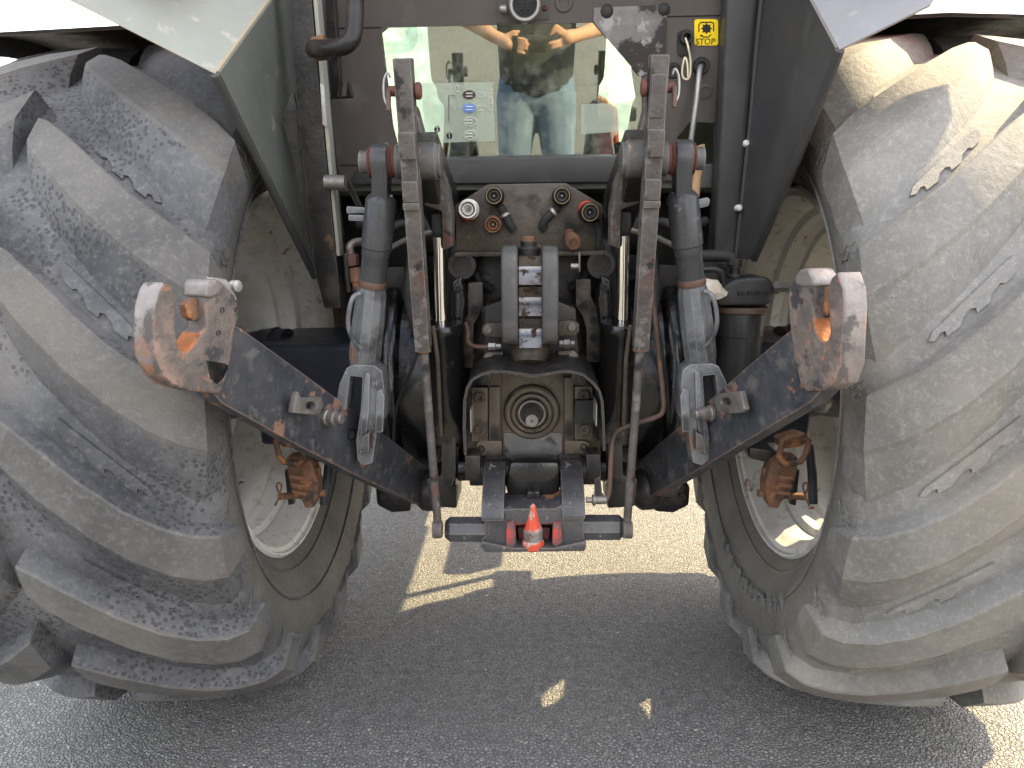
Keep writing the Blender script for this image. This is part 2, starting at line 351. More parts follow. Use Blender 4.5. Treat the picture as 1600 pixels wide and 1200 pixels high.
def bar(bm, a, b, wid, thk, side=Vector((1, 0, 0)), w2=None):
    a = Vector(a); b = Vector(b); d = (b - a).normalized(); s = (side - d * side.dot(d)).normalized(); u = d.cross(s)
    w2 = w2 or wid
    A = [a + s * i * wid / 2 + u * j * thk / 2 for i, j in ((-1, -1), (1, -1), (1, 1), (-1, 1))]
    B = [b + s * i * w2 / 2 + u * j * thk / 2 for i, j in ((-1, -1), (1, -1), (1, 1), (-1, 1))]
    va = [bm.verts.new(p) for p in A]; vb = [bm.verts.new(p) for p in B]
    bm.faces.new(va); bm.faces.new(vb[::-1])
    for k in range(4): bm.faces.new((va[k], vb[k], vb[(k + 1) % 4], va[(k + 1) % 4]))
    return bm
NB = bmesh.new
def ppoly(px_list, Y): return [P(x, y, Y) for x, y in px_list]
def flat(name, pl, Y, th, mat, parent, bevel=.002, holes=(), label=None, smooth=38):
    return ob(name, prism(NB(), ppoly(pl, Y), (0, th, 0), [ppoly(h, Y) for h in holes]), mat, parent, smooth, bevel, label=label)
def circ(x, y, r, k=14): return [(x + r * math.cos(i * 2 * math.pi / k), y + r * math.sin(i * 2 * math.pi / k)) for i in range(k)]
def rrect(x0, y0, x1, y1, r, k=4):
    o = []
    for cx, cy, a0 in ((x1 - r, y0 + r, -90), (x1 - r, y1 - r, 0), (x0 + r, y1 - r, 90), (x0 + r, y0 + r, 180)):
        for i in range(k + 1):
            a = R(a0 + 90 * i / k); o.append((cx + r * math.cos(a), cy + r * math.sin(a)))
    return o
def text_mesh(body, size, extr):
    cu = bpy.data.curves.new('t', 'FONT'); cu.body = body; cu.size = size; cu.extrude = extr; cu.align_x = 'CENTER'; cu.align_y = 'CENTER'
    cu.resolution_u = 3
    to = bpy.data.objects.new('t', cu); COL.objects.link(to)
    bpy.context.view_layer.update()
    me = bpy.data.meshes.new_from_object(to.evaluated_get(bpy.context.evaluated_depsgraph_get()))
    bpy.data.objects.remove(to); bpy.data.curves.remove(cu); return me
def text_ob(name, body, size, extr, mat, parent, loc, xdir, updir, wscale=1):
    me = text_mesh(body, size, extr); x = Vector(xdir).normalized(); u = Vector(updir).normalized(); u = (u - x * u.dot(x)).normalized(); z = x.cross(u)
    for v in me.vertices: v.co = x * v.co.x * wscale + u * v.co.y + z * v.co.z
    return link_obj(name, me, mat, parent, loc)

def empty(name, loc, label, cat, group=None):
    o = bpy.data.objects.new(name, None); COL.objects.link(o); o.location = loc; WLOC[o.name] = Vector(loc)
    o['label'] = label; o['category'] = cat
    if group: o['group'] = group
    return o

# ---------------------------------------------------------------- ground
bm = NB(); g = 400
vs = [bm.verts.new(p) for p in ((-g, -g, 0), (g, -g, 0), (g, g, 0), (-g, g, 0))]; bm.faces.new(vs)
gr = ob('asphalt_ground', bm, m_asph); gr['kind'] = 'structure'

# ---------------------------------------------------------------- the tractor
T = empty('tractor', (0, 2.04, 0), 'large tractor seen from behind, raised linkage between two huge lugged rear tyres', 'tractor')

# --- rear wheels
AX = Vector((0, 2.04, .82)); WC = .90
PROF = [(.485, .235), (.505, .250), (.54, .276), (.59, .302), (.635, .318), (.68, .321), (.722, .305), (.752, .274), (.769, .22), (.777, .14), (.781, .06), (.782, 0)]
def rprof(wv):
    pts = sorted((w_, r_) for r_, w_ in PROF if r_ > .70)
    for (w0, r0), (w1, r1) in zip(pts, pts[1:]):
        if w0 <= wv <= w1: return r0 + (r1 - r0) * (wv - w0) / (w1 - w0)
    return pts[-1][1]
def wheel_pt(s, wv, r, ang):    # s = side, wv = offset from the tyre centre (towards the tractor positive), ang from rearward, upward positive
    return Vector((s * (WC - wv), AX.y - r * math.cos(ang), AX.z + r * math.sin(ang)))
def squash(v):                   # tyre stands flat on the ground
    if v.z < .004: v.z = .004 + (v.z - .004) * .06
    return v
def make_lug(s, side, a0):
    # stations along the carcass: w, r, normal(w,r), height, drop along the circumference, half top, low flank, high flank
    st = [(-.014, .7815, 0, 1, .042, .064, .032, .070, .016),
          (.006, .7815, 0, 1, .044, .044, .042, .084, .016),
          (.055, .781, .02, 1, .045, -.004, .049, .100, .016),
          (.13, .7775, .06, 1, .045, -.076, .051, .114, .016),
          (.19, .772, .12, .99, .045, -.129, .051, .126, .016),
          (.240, .762, .28, .96, .044, -.170, .052, .136, .016),
          (.275, .748, .50, .87, .043, -.198, .052, .144, .016),
          (.299, .727, .72, .70, .042, -.218, .052, .148, .016),
          (.3150, .702, .97, .25, .018, -.230, .045, .140, .014),
          (.323, .672, 1, .08, .009, -.244, .038, .118, .010)]
    if side < 0: st = st[2:]
    bm = NB(); rings = []
    for (wv, r, nw, nr, h, dr, ht, fl, fu) in st:
        ring = []
        for tt, hh in ((-ht - fl, -.012), (-ht - fl * .5, h * .44), (-ht - .006, h - .005), (-ht + .004, h), (ht - .003, h), (ht + .002, h - .004), (ht + fu, -.012)):
            ang = a0 + (dr + tt) / .80
            ring.append(bm.verts.new(squash(wheel_pt(s, side * (wv + nw * hh), r + nr * hh, ang))))
        rings.append(ring)
    for i, (a, b) in enumerate(zip(rings, rings[1:])):
        for k in range(len(a) - 1):
            f = bm.faces.new((a[k], a[k + 1], b[k + 1], b[k]))
            if 2 <= k <= 4 and i < 8: f.material_index = 1
    bm.faces.new(rings[0][::-1]); bm.faces.new(rings[-1])
    return bm
def bolt_mesh():
    bm = NB()
    lathe(bm, (0, 0, 0), (0, -1, 0), [(1.35, -.3), (1.35, .18), (1.25, .25), (.9, .25)], 20)
    lathe(bm, (0, 0, 0), (0, -1, 0), [(1.0, .2), (1.0, .85), (.86, 1.0)], 6)
    return bm
def socket_mesh():
    bm = NB()
    lathe(bm, (0, 0, 0), (0, -1, 0), [(1.35, -.3), (1.35, .2), (1.25, .28), (.9, .28)], 20)
    lathe(bm, (0, 0, 0), (0, -1, 0), [(1.0, .2), (1.0, .95), (.92, 1.05), (.58, 1.05), (.5, .55)], 18)
    return bm
_b = ob('bolt_source', bolt_mesh(), None); BOLT = _b.data; bpy.data.objects.remove(_b)
_b = ob('socket_source', socket_mesh(), None); SOCK = _b.data; bpy.data.objects.remove(_b)
def bolt(parent, loc, r, mat=None, rot=None, mesh=None, name='bolt'):
    base = mesh or BOLT
    key = (base.name, mat.name if mat else 'd')
    me = bolt.cache.get(key)
    if me is None:
        me = base.copy(); me.materials.clear(); me.materials.append(mat or m_steeld); bolt.cache[key] = me
    o = bpy.data.objects.new(name, me); COL.objects.link(o); WLOC[o.name] = Vector(loc)
    o.parent = parent; o.location = Vector(loc) - WLOC[parent.name]; o.scale = (r, r, r)
    if rot: o.rotation_euler = rot
    return o
bolt.cache = {}
FX = {-1: (0, 0, R(90)), 1: (0, 0, R(-90))}    # bolts facing the tractor's middle from either side

def rear_wheel(s, mat, mtop, mwall, lab):
    c = Vector((s * WC, AX.y, AX.z)); X = Vector((-s, 0, 0))
    # wheel centre: dished disc with slots added to throw sun patches on the ground
    bm = NB(); seg = 48
    prof = [(.05, -.02), (.17, -.02), (.19, -.01), (.190, .006), (.300, -.012), (.35, -.045), (.395, -.06)]
    def ring(r, t): return [bm.verts.new(c + X * t + Vector((0, math.cos(k * 2 * math.pi / seg), math.sin(k * 2 * math.pi / seg))) * r) for k in range(seg)]
    for off in (0, -.014):
        rs = [ring(r, t + off) for r, t in prof]
        for i, (a, b) in enumerate(zip(rs, rs[1:])):
            for k in range(seg):
                if i == 3 and (k % 16) in (0, 1, 2, 3, 4, 5, 6): continue
                bm.faces.new((a[k], a[(k + 1) % seg], b[(k + 1) % seg], b[k]))
    wh = ob('rear_wheel', bm, m_rimp, T, label=lab)
    bm = NB()
    lathe(bm, c, X, [(.505, .247), (.512, .240), (.512, .232), (.500, .226), (.488, .222), (.474, .21), (.466, .17), (.462, .15), (.445, .12), (.428, .10), (.424, .02), (.420, -.02), (.424, -.06), (.445, -.10), (.462, -.15), (.474, -.21), (.505, -.235), (.512, -.24), (.500, -.246),
                     (.468, -.215), (.455, -.15), (.438, -.11), (.416, -.07), (.408, -.02), (.412, .03), (.414, .085), (.438, .098), (.440, .140), (.458, .150), (.462, .200), (.472, .212), (.484, .232), (.496, .236), (.500, .246), (.505, .247)], 72, caps=False)
    for v in bm.verts:
        v.co.y = c.y + (v.co.y - c.y) * .955; v.co.z = c.z + (v.co.z - c.z) * .955
    ob('rim', bm, m_rimp, wh)
    full = [(r, wv) for r, wv in PROF] + [(r, -wv) for r, wv in PROF[::-1][1:]]
    bm = NB(); lathe(bm, c, X, [(.47, .205)] + full + [(.47, -.205)], 96, caps=False)
    for v in bm.verts: squash(v.co)
    ty = ob('tyre', bm, mat, wh); ty.data.materials.append(mwall)
    cc = Vector((s * WC, AX.y, AX.z)) - WLOC[ty.name]
    for f in ty.data.polygons:
        if math.hypot(f.center.y - cc.y, f.center.z - cc.z) < .70: f.material_index = 1
    for wv, r, rad in ((.304, .59, .003), (.262, .522, .004)):      # moulded sidewall rings
        bm = NB(); tube(bm, [c + X * wv + Vector((0, math.cos(k * 2 * math.pi / 72), math.sin(k * 2 * math.pi / 72))) * r for k in range(72)], rad, 6, closed=True)
        ob('sidewall_ring', bm, mat, wh, smooth=60)
    N = 18
    for side in (1, -1):
        for k in range(N):
            a0 = k * 2 * math.pi / N + (LUG0 if side > 0 else LUG0 + math.pi / N)
            ob('tread_lug', make_lug(s, side, a0), mat, wh, smooth=22).data.materials.append(mtop)
            if side > 0:
                bm = NB()
                def vp(wv, t): 
                    r = rprof(wv) - .0005
                    dr = .048 - .93 * (wv - .006) + .35 * max(0, wv - .13) ** 2
                    return wheel_pt(s, side * wv, r, a0 + (dr + t) / .80), wheel_pt(s, side * wv, r + .006, a0 + (dr + t) / .80)
                out = [(w_, t_ - .044) for w_, t_ in [(.085, -.128), (.135, -.126), (.185, -.128), (.225, -.134), (.232, -.146), (.222, -.153), (.214, -.147), (.206, -.151), (.204, -.162), (.182, -.164), (.176, -.153), (.164, -.150), (.156, -.156), (.154, -.166), (.134, -.168), (.128, -.156), (.114, -.152), (.106, -.160), (.09, -.160), (.082, -.146)]]
                lo_, hi_ = zip(*[vp(*q) for q in out]); F = [bm.verts.new(squash(p)) for p in hi_]; B = [bm.verts.new(squash(p)) for p in lo_]
                bm.faces.new(F)
                for i in range(len(F)): bm.faces.new((F[i], B[i], B[(i + 1) % len(F)], F[(i + 1) % len(F)]))
                ob('mould_mark', bm, mat, wh, smooth=20)
                bm = NB()
                for j in range(3):
                    tube(bm, [squash(wheel_pt(s, .3255 - .6 * max(0, .005 * j) - (.0 if q < 6 else .004 * (q - 5) ** 1.3 / 3), .664 + .0075 * q, a0 + (-.245 - .172 - .016 * j + .005 * math.sin(q * 1.6)) / .80)) for q in range(9)], .0014, 5)
                ob('shoulder_ribs', bm, mwall, wh, smooth=60)
    # hub, flange bolts and half shaft
    hb = ob('hub', lathe(NB(), c, X, [(.04, -.12), (.12, -.10), (.155, -.03), (.155, .005), (.13, .02), (.11, .16), (.125, .17), (.125, .24)], 32), m_axle, wh)
    for k in range(10):
        a = k * 2 * math.pi / 10
        bolt(wh, c + X * .0 + Vector((0, math.cos(a), math.sin(a))) * .185, .014, m_steeld, FX[s])
    return wh
LUG0 = .0
wl = rear_wheel(-1, m_tyreL, m_topL, m_wallL, 'left rear wheel with water-spotted lugged tyre')
wr = rear_wheel(1, m_tyreR, m_topR, m_wallR, 'right rear wheel with dusty lugged tyre')
# raised brand lettering on the right tyre's inner wall
word = 'MICHELIN'
for i, ch in enumerate(word):
    th = R(56 + i * 7.2); rr = .605
    pos = Vector((WC - .309, AX.y - rr * math.cos(th), AX.z - rr * math.sin(th)))
    up = Vector((0, -math.cos(th), -math.sin(th)))
    text_ob('sidewall_letter', ch, .105, .004, m_tyreR, wr, pos, Vector((0, math.sin(th), -math.cos(th))), up, .72)

# --- axle housing and final drive drums
for s in (-1, 1):
    bm = NB()
    y0, y1 = 1.86, 2.2
    prism(bm, [(s * .16, y0, .655), (s * .70, y0 + .02, .665), (s * .70, y0 + .02, .925), (s * .16, y0, .935)], (0, y1 - y0, 0))
    ax = ob('axle_housing', bm, m_axle, T, bevel=.02, seg=3)
    box_ = NB(); cyl(box_, (s * .69, 2.04, .82), (s * .80, 2.04, .82), .13, .11, 28); ob('axle_end', box_, m_axle, ax)
    bm = NB(); lathe(bm, (s * .36, 2.04, .81), (-s, 0, 0), [(.20, -.05), (.235, -.02), (.235, .0), (.30, .005), (.305, .012), (.305, .032), (.30, .04), (.27, .045), (.265, .12), (.22, .16), (.2, .2)], 40)
    dr = ob('brake_drum', bm, m_blackg, T)
    for k in range(14):
        a = R(90 + k * 180 / 13)
        bolt(dr, (s * .325, 2.04 + .282 * math.cos(a), .81 + .282 * math.sin(a)), .009, m_blackg, FX[s])

# --- gearbox casting and driveline under the cab
bm = NB(); prism(bm, [(-.17, 1.80, .60), (.17, 1.80, .60), (.20, 1.80, .75), (.20, 1.80, 1.18), (.15, 1.80, 1.27), (-.15, 1.80, 1.27), (-.20, 1.80, 1.18), (-.20, 1.80, .75)], (0, 2.9, 0))
gb = ob('gearbox', bm, m_black, T, bevel=.03, seg=3)
bm = NB(); cyl(bm, (-.30, 1.93, 1.20), (.30, 1.93, 1.20), .06); ob('rockshaft', bm, m_black, gb)

bm = NB(); prism(bm, [(-.60, 2.32, .98), (.60, 2.32, .98), (.60, 2.32, 1.31), (-.60, 2.32, 1.31)], (0, .05, 0)); ob('dark_filler_plate', bm, m_black, T, bevel=.004)  # dark filler plate added to close the bright gaps behind the rods

# --- pto housing
pto = flat('pto_housing', [(730, 600), (760, 583), (905, 583), (938, 600), (940, 715), (880, 715), (872, 724), (795, 724), (786, 715), (728, 715)], 1.70, .12, m_ptop, T, .004)
flat('centre_plate', [(784, 583), (881, 583), (881, 712), (872, 722), (795, 722), (786, 712)], 1.694, .02, m_ptop, pto, .002)
flat('recess_shade', [(734, 604), (737, 594), (750, 586), (767, 583), (767, 597), (762, 603)], 1.688, .01, m_blackg, pto, .002)  # flat black plates stand in for shade in the shield's upper corners
flat('recess_shade', [(898, 602), (893, 596), (893, 583), (912, 586), (926, 598), (930, 604)], 1.675, .01, m_blackg, pto, .002)
flat('lower_plate', [(787, 676), (878, 676), (878, 712), (870, 720), (797, 720), (788, 712)], 1.691, .01, m_greyplate, pto, .002)
c = P(831, 643, 1.689); k = 1.69 / FPX * .985
bm = NB(); lathe(bm, c, (0, -1, 0), [(46 * k, -.02), (46 * k, .004), (43 * k, .010), (36 * k, .010), (35 * k, .003), (33 * k, .003), (32 * k, .013), (27 * k, .016), (26 * k, .006), (23.5 * k, .006), (22.5 * k, .018), (19 * k, .02), (17 * k, .016), (16.5 * k, -.05)], 44)
ob('seal_ring', bm, m_brown, pto, smooth=25)
for r0_, r1_, y_ in ((40.5, 36.5, .0125), (31.5, 27.5, .0175), (22.2, 19.2, .0212)):
    ob('ring_face', lathe(NB(), c, (0, -1, 0), [(r0_ * k, y_ - .004), (r0_ * k, y_), (r1_ * k, y_), (r1_ * k, y_ - .004)], 44, caps=False), m_ptop if r0_ > 30 else m_steeld, pto, smooth=25)
bm = NB(); lathe(bm, c, (0, -1, 0), [(17.2 * k, -.045), (17.2 * k, .0165)], 40); ob('bore', bm, m_blackg, pto)
bm = NB(); n_ = 6; seg = 48; prs = []
bs_ = c + Vector((0, .04, 0))
for t, rr in ((0, 11.5), (.115, 11.5), (.122, 9.5), (.1225, 2.2), (.117, 1.2)):
    prs.append([bm.verts.new(bs_ + Vector((math.cos(a) * q, -t, math.sin(a) * q))) for a in [i * 2 * math.pi / seg for i in range(seg)] for q in [rr * k * (1 if (rr < 10 or math.sin(a * 6) > -.2) else .86)]])
for a, b in zip(prs, prs[1:]):
    for i in range(seg): bm.faces.new((a[i], a[(i + 1) % seg], b[(i + 1) % seg], b[i]))
bm.faces.new(prs[-1]); ob('pto_shaft', bm, m_steeld, pto, smooth=30)
flat('side_plate', [(737, 606), (762, 606), (762, 690), (737, 690)], 1.676, .03, m_ptop, pto, .003)
flat('side_plate', [(764, 605), (781, 605), (781, 708), (764, 708)], 1.684, .02, m_ptop, pto, .002)
flat('side_plate', [(882, 590), (896, 590), (896, 708), (882, 708)], 1.684, .02, m_ptop, pto, .002)
flat('side_plate', [(898, 604), (926, 604), (926, 687), (898, 687)], 1.676, .03, m_ptop, pto, .003)
flat('rubber_block', [(899, 626), (930, 625), (932, 662), (910, 660), (896, 664)], 1.655, .02, m_rubber, pto, .002)
flat('mounting_ear', [(745, 693), (752, 689), (784, 689), (784, 712), (752, 712), (744, 706)], 1.68, .02, m_ptop, pto, .003)
flat('mounting_ear', [(882, 689), (912, 689), (921, 693), (921, 705), (914, 712), (882, 712)], 1.68, .02, m_ptop, pto, .003)
for x, y in ((749, 620), (750, 671), (913, 617), (913, 670)):
    bolt(pto, P(x, y, 1.674), px(8, 1.67), m_brown, mesh=SOCK)
for x, y in ((752, 701), (912, 698)):
    ob('bolt_hole', lathe(NB(), P(x, y, 1.68), (0, -1, 0), [(px(5.5, 1.67), -.01), (px(5.5, 1.67), .003), (px(4, 1.67), .003), (px(4, 1.67), -.008)], 16), m_blackg, pto)
# shield: bent sheet hood
sh = [(725, 711), (723, 665), (724, 625), (728, 606), (737, 592), (750, 584), (768, 579), (790, 579), (812, 582), (833, 586), (853, 583), (873, 579), (893, 579), (912, 584), (928, 597), (938, 610), (943, 627), (945, 665), (946, 704)]
O = ppoly(sh, 1.49); mid = Vector((0, 1.49, O[0].z + .03))
bm = NB(); I = []
for i, p in enumerate(O):
    d = (O[min(i + 1, len(O) - 1)] - O[max(i - 1, 0)]).normalized(); nrm = Vector((d.z, 0, -d.x)); I.append(p + nrm * .005)
prism(bm, O + I[::-1], (0, .20, .012))
shd = ob('pto_shield', bm, m_black, T, smooth=50)
for x0, y0, x1, y1 in ((728, 632, 730, 668), (937, 622, 940, 660)):
    bm = NB(); p = P((x0 + x1) / 2, (y0 + y1) / 2, 1.56); sx = -1 if x0 < 800 else 1
    box(bm, (p.x - .001 - sx * .012, p.y - .04, p.z - .024), (p.x + .001 - sx * .012, p.y + .03, p.z + .024)); ob('warning_label', bm, m_steel, shd, smooth=0)

# --- top link bracket: two rounded lobes and the polished saddle between them
def yz_poly(x0, x1, prof): return prism(NB(), [(x0, y, z) for y, z in prof], (x1 - x0, 0, 0))
def lobe(xa, xb):
    za = P(xa, 386, 1.50).z; zb = P(xa, 544, 1.50).z; X0 = P(xa, 460, 1.50).x; X1 = P(xb, 460, 1.50).x; pr = []
    for cy, cz, a0 in ((1.545, za - .045, 90), (1.545, zb + .045, 180)):
        for i in range(7):
            a = R(a0 + 90 * i / 6); pr.append((cy + .045 * math.cos(a), cz + .045 * math.sin(a)))
    pr += [(1.66, zb - .0), (1.72, zb + .03), (1.72, za - .03), (1.66, za)]
    return yz_poly(X0, X1, pr)
tb = flat('top_link_bracket', [(758, 478), (785, 470), (785, 400), (870, 400), (872, 470), (900, 482), (905, 560), (850, 568), (800, 568), (755, 560)], 1.64, .12, m_black, T, .008)
ob('bracket_lobe', lobe(783, 809), m_lobe, tb, bevel=.007, seg=3); ob('bracket_lobe', lobe(847, 873), m_lobe, tb, bevel=.007, seg=3)
X0 = P(811, 460, 1.56).x; X1 = P(846, 460, 1.56).x
pr = []
zt = [P(820, y, 1.57).z for y in (400, 443, 448, 491, 497, 540)]
for a, b in ((zt[0], zt[1]), (zt[2], zt[3]), (zt[4], zt[5])):
    for i in range(9):
        t = i / 8; pr.append((1.556 + .010 * t / .4 if t < .4 else 1.566 - .026 * ((t - .4) / .6) ** 1.3, a + (b - a) * t))
pr += [(1.70, zt[5] - .01), (1.70, zt[0] + .01)]
ob('saddle', yz_poly(X0, X1, pr), m_saddle, tb, smooth=30, bevel=0)
bm = NB(); lathe(bm, P(828, 545, 1.60), (0, -.35, -1), [(.040, -.02), (.040, .01), (.034, .028), (.02, .034)], 24); ob('bracket_foot', bm, m_brown, tb)
bm = NB(); c = P(826, 392, 1.60); lathe(bm, c, (0, 0, 1), [(.024, -.02), (.024, .006), (.017, .008), (.017, .02)], 18); ob('stud_washer', bm, m_black, tb)
bm = NB(); lathe(bm, c + Vector((0, 0, .008)), (0, 0, 1), [(.013, 0), (.013, .020), (.011, .022)], 6); ob('rusty_stud', bm, m_rust, tb)
# straps and ears beside the bracket
sL = flat('mounting_strap', [(731, 442), (754, 441), (755, 476), (748, 494), (740, 508), (738, 575), (722, 575), (722, 512), (731, 492)], 1.72, .03, m_brown, T, .003)
for x, y in ((743, 482), (729, 504), (733, 558)): bolt(sL, P(x, y, 1.72), px(6.5, 1.72), m_black)
sR = flat('mounting_strap', [(900, 437), (923, 436), (923, 462), (933, 484), (937, 505), (936, 566), (917, 566), (916, 515), (911, 496), (900, 478)], 1.72, .03, m_brown, T, .003)
for x, y in ((912, 477), (928, 499), (927, 527), (927, 554)): bolt(sR, P(x, y, 1.72), px(7, 1.72), m_black)
for pl, hx, hy in (([(753, 512), (760, 505), (784, 504), (784, 527), (760, 527), (753, 520)], 763, 515), ([(873, 502), (897, 500), (905, 507), (905, 519), (897, 525), (873, 525)], 893, 511),
                   ([(755, 556), (762, 550), (786, 550), (786, 572), (755, 572)], 764, 558), ([(872, 549), (896, 548), (904, 554), (904, 570), (872, 570)], 894, 555)):
    e = flat('mounting_ear', pl, 1.625, .03, m_brown, tb, .003); bolt(e, P(hx, hy, 1.622), px(5, 1.62), m_steeld, mesh=SOCK)
bm = NB(); tube(bm, [P(728, 505, 1.66), P(732, 520, 1.64), P(731, 532, 1.63), P(738, 540, 1.61), P(752, 542, 1.60), P(764, 542, 1.60)], px(3.6, 1.6), 10, 5); ob('grease_pipe', bm, m_pipe, tb)
bm = NB(); lathe(bm, P(763, 541, 1.60), (1, 0, 0), [(px(6, 1.6), 0), (px(6, 1.6), px(11, 1.6)), (px(4, 1.6), px(12, 1.6)), (px(4, 1.6), px(20, 1.6))], 6); ob('pipe_nut', bm, m_steel, tb, smooth=20)
bm = NB(); lathe(bm, P(874, 537, 1.60), (1, 0, 0), [(px(6, 1.6), 0), (px(6, 1.6), px(6, 1.6)), (px(7.5, 1.6), px(7, 1.6)), (px(7.5, 1.6), px(16, 1.6)), (px(5, 1.6), px(18, 1.6)), (px(5, 1.6), px(24, 1.6))], 6); ob('pipe_nut', bm, m_steeld, tb, smooth=20)
bm = NB(); cyl(bm, P(892, 416, 1.66), P(905, 416, 1.66), px(4.5, 1.66)); ob('clip_pin', bm, m_steel, tb)
bm = NB(); bar(bm, P(905, 395, 1.66), P(905, 424, 1.66), .003, .02); ob('clip_plate', bm, m_steeld, tb)
bm = NB(); lathe(bm, P(759, 492, 1.68), (0, 0, 1), [(px(6, 1.68), -.02), (px(6, 1.68), .008), (px(8, 1.68), .009), (px(8, 1.68), .018)], 14); ob('breather', bm, m_black, tb)

# --- hydraulic coupler plate
YP = 1.745
cp = flat('coupler_plate', [(711, 321), (762, 288), (884, 286), (941, 320), (940, 391), (714, 393)], YP, .010, m_brown, T, .002)
bm = NB(); prism(bm, [P(713, 391, YP - .001), P(941, 389, YP - .001), P(941, 395, YP - .001), P(713, 397, YP - .001)], (0, -.035, -.004)); ob('plate_flange', bm, m_brown, cp, bevel=.002)
def coupling(x, y, r, kind):
    k = r * YP / FPX; c = P(x, y, YP - .002)
    c = P(x, y, YP - .045) + Vector((0, .043, 0))
    bodym = {'white': m_white, 'rust': m_rust, 'plain': m_steeld}[kind]
    o = ob('coupling', lathe(NB(), c, (0, -1, 0), [(1.12 * k, 0), (1.12 * k, .02), (1.0 * k, .024), (1.0 * k, .045), (.92 * k, .050), (.80 * k, .050), (.76 * k, .038), (.60 * k, .038), (.58 * k, .046), (.46 * k, .046), (.44 * k, .030), (.2 * k, .030)], 28), bodym if kind == 'white' else (m_rust if kind == 'rust' else m_black), cp, smooth=25)
    if kind == 'plain':
        ob('face_ring', lathe(NB(), c, (0, -1, 0), [(.90 * k, .049), (.89 * k, .0525), (.82 * k, .0525), (.81 * k, .048)], 28, caps=False), m_brass, o, smooth=25)
    ob('valve_face', lathe(NB(), c, (0, -1, 0), [(.70 * k, .036), (.70 * k, .041), (.50 * k, .0465), (.46 * k, .036)], 28, caps=False), m_steel if kind == 'white' else (m_rust if kind == 'rust' else m_steeld), o, smooth=25)
    ob('poppet', lathe(NB(), c, (0, -1, 0), [(.16 * k, .028), (.16 * k, .040), (.08 * k, .043)], 14), m_steel, o)
    return o
co = coupling(731, 327, 14, 'white')
ob('dust_ring', lathe(NB(), P(730, 329, YP - .03) + Vector((0, .028, 0)), (0, -1, 0), [(.0208, 0), (.0208, .024), (.019, .026)], 28), m_dkred, co)
coupling(772, 306, 13, 'plain'); coupling(878, 306, 13, 'plain'); co = coupling(922, 332, 14, 'plain'); coupling(770, 351, 12.5, 'rust')
ob('dust_ring', lathe(NB(), P(917, 327, YP - .02) + Vector((0, .018, 0)), (0, -1, 0), [(.0185, 0), (.0185, .016), (.017, .018)], 28), m_dkred, co)
bm = NB(); lathe(bm, P(890, 366, YP), P(896, 379, YP - .07) - P(890, 366, YP), [(.012, -.005), (.012, .045), (.0165, .048), (.0165, .074), (.014, .078), (.009, .078), (.008, .074)], 24); ob('plug', bm, m_rust, cp, smooth=25)
for pts in ([(781, 322), (788, 334), (796, 350), (802, 360)], [(872, 322), (867, 330), (853, 342), (848, 352), (851, 358)]):
    h = ob('drain_hose', tube(NB(), [P(x, y, YP - .03 + .006 * i) for i, (x, y) in enumerate(pts)], px(6.5, YP), 12, 5), m_rubber, cp)
    bm = NB(); x, y = pts[1]; d = P(*pts[2], YP) - P(*pts[1], YP); lathe(bm, P(x, y, YP - .026), d, [(px(8, YP), 0), (px(8, YP), .006)], 16); ob('hose_clamp', bm, m_steel, h)
bm = NB(); tube(bm, [P(931, 346, 1.72), P(936, 362, 1.73), P(934, 385, 1.74)], px(5, YP), 10, 4); ob('drain_hose', bm, m_rubber, cp)

# --- lift cylinders (chrome rod, black barrel)
for s in (-1, 1):
    a = Q(s, 687, 360, 1.62); b = Q(s, 690, 505, 1.645); e = Q(s, 701, 690, 1.675); d = (e - b).normalized()
    lc = ob('lift_cylinder', lathe(NB(), b, e - b, [(.030, -.002), (.044, .0), (.047, .004), (.047, .02), (.045, .024), (.045, (e - b).length - .01), (.035, (e - b).length)], 36), m_blackg, T)
    ob('chrome_rod', cyl(NB(), a - (b - a) * .1, b + d * .02, px(10.5, 1.62), seg=32), m_chrome, lc)
    bm = NB(); tube(bm, [Q(s, 677, 510, 1.585), Q(s, 684, 560, 1.595), Q(s, 690, 680, 1.62)], px(3.2, 1.6), 8); ob('feed_pipe', bm, m_brown, lc)
    bm = NB(); prism(bm, [Q(s, 690, 685, 1.63), Q(s, 712, 684, 1.63), Q(s, 712, 740, 1.63), Q(s, 706, 760, 1.63), Q(s, 690, 760, 1.63)], (0, .08, 0)); ob('cylinder_foot', bm, m_black, lc, bevel=.004)
    bm = NB(); prism(bm, [Q(s, 672, 318, 1.60), Q(s, 697, 318, 1.60), Q(s, 700, 372, 1.60), Q(s, 674, 372, 1.60)], (0, .05, 0)); ob('rod_clevis', bm, m_black, lc, bevel=.012, seg=3)

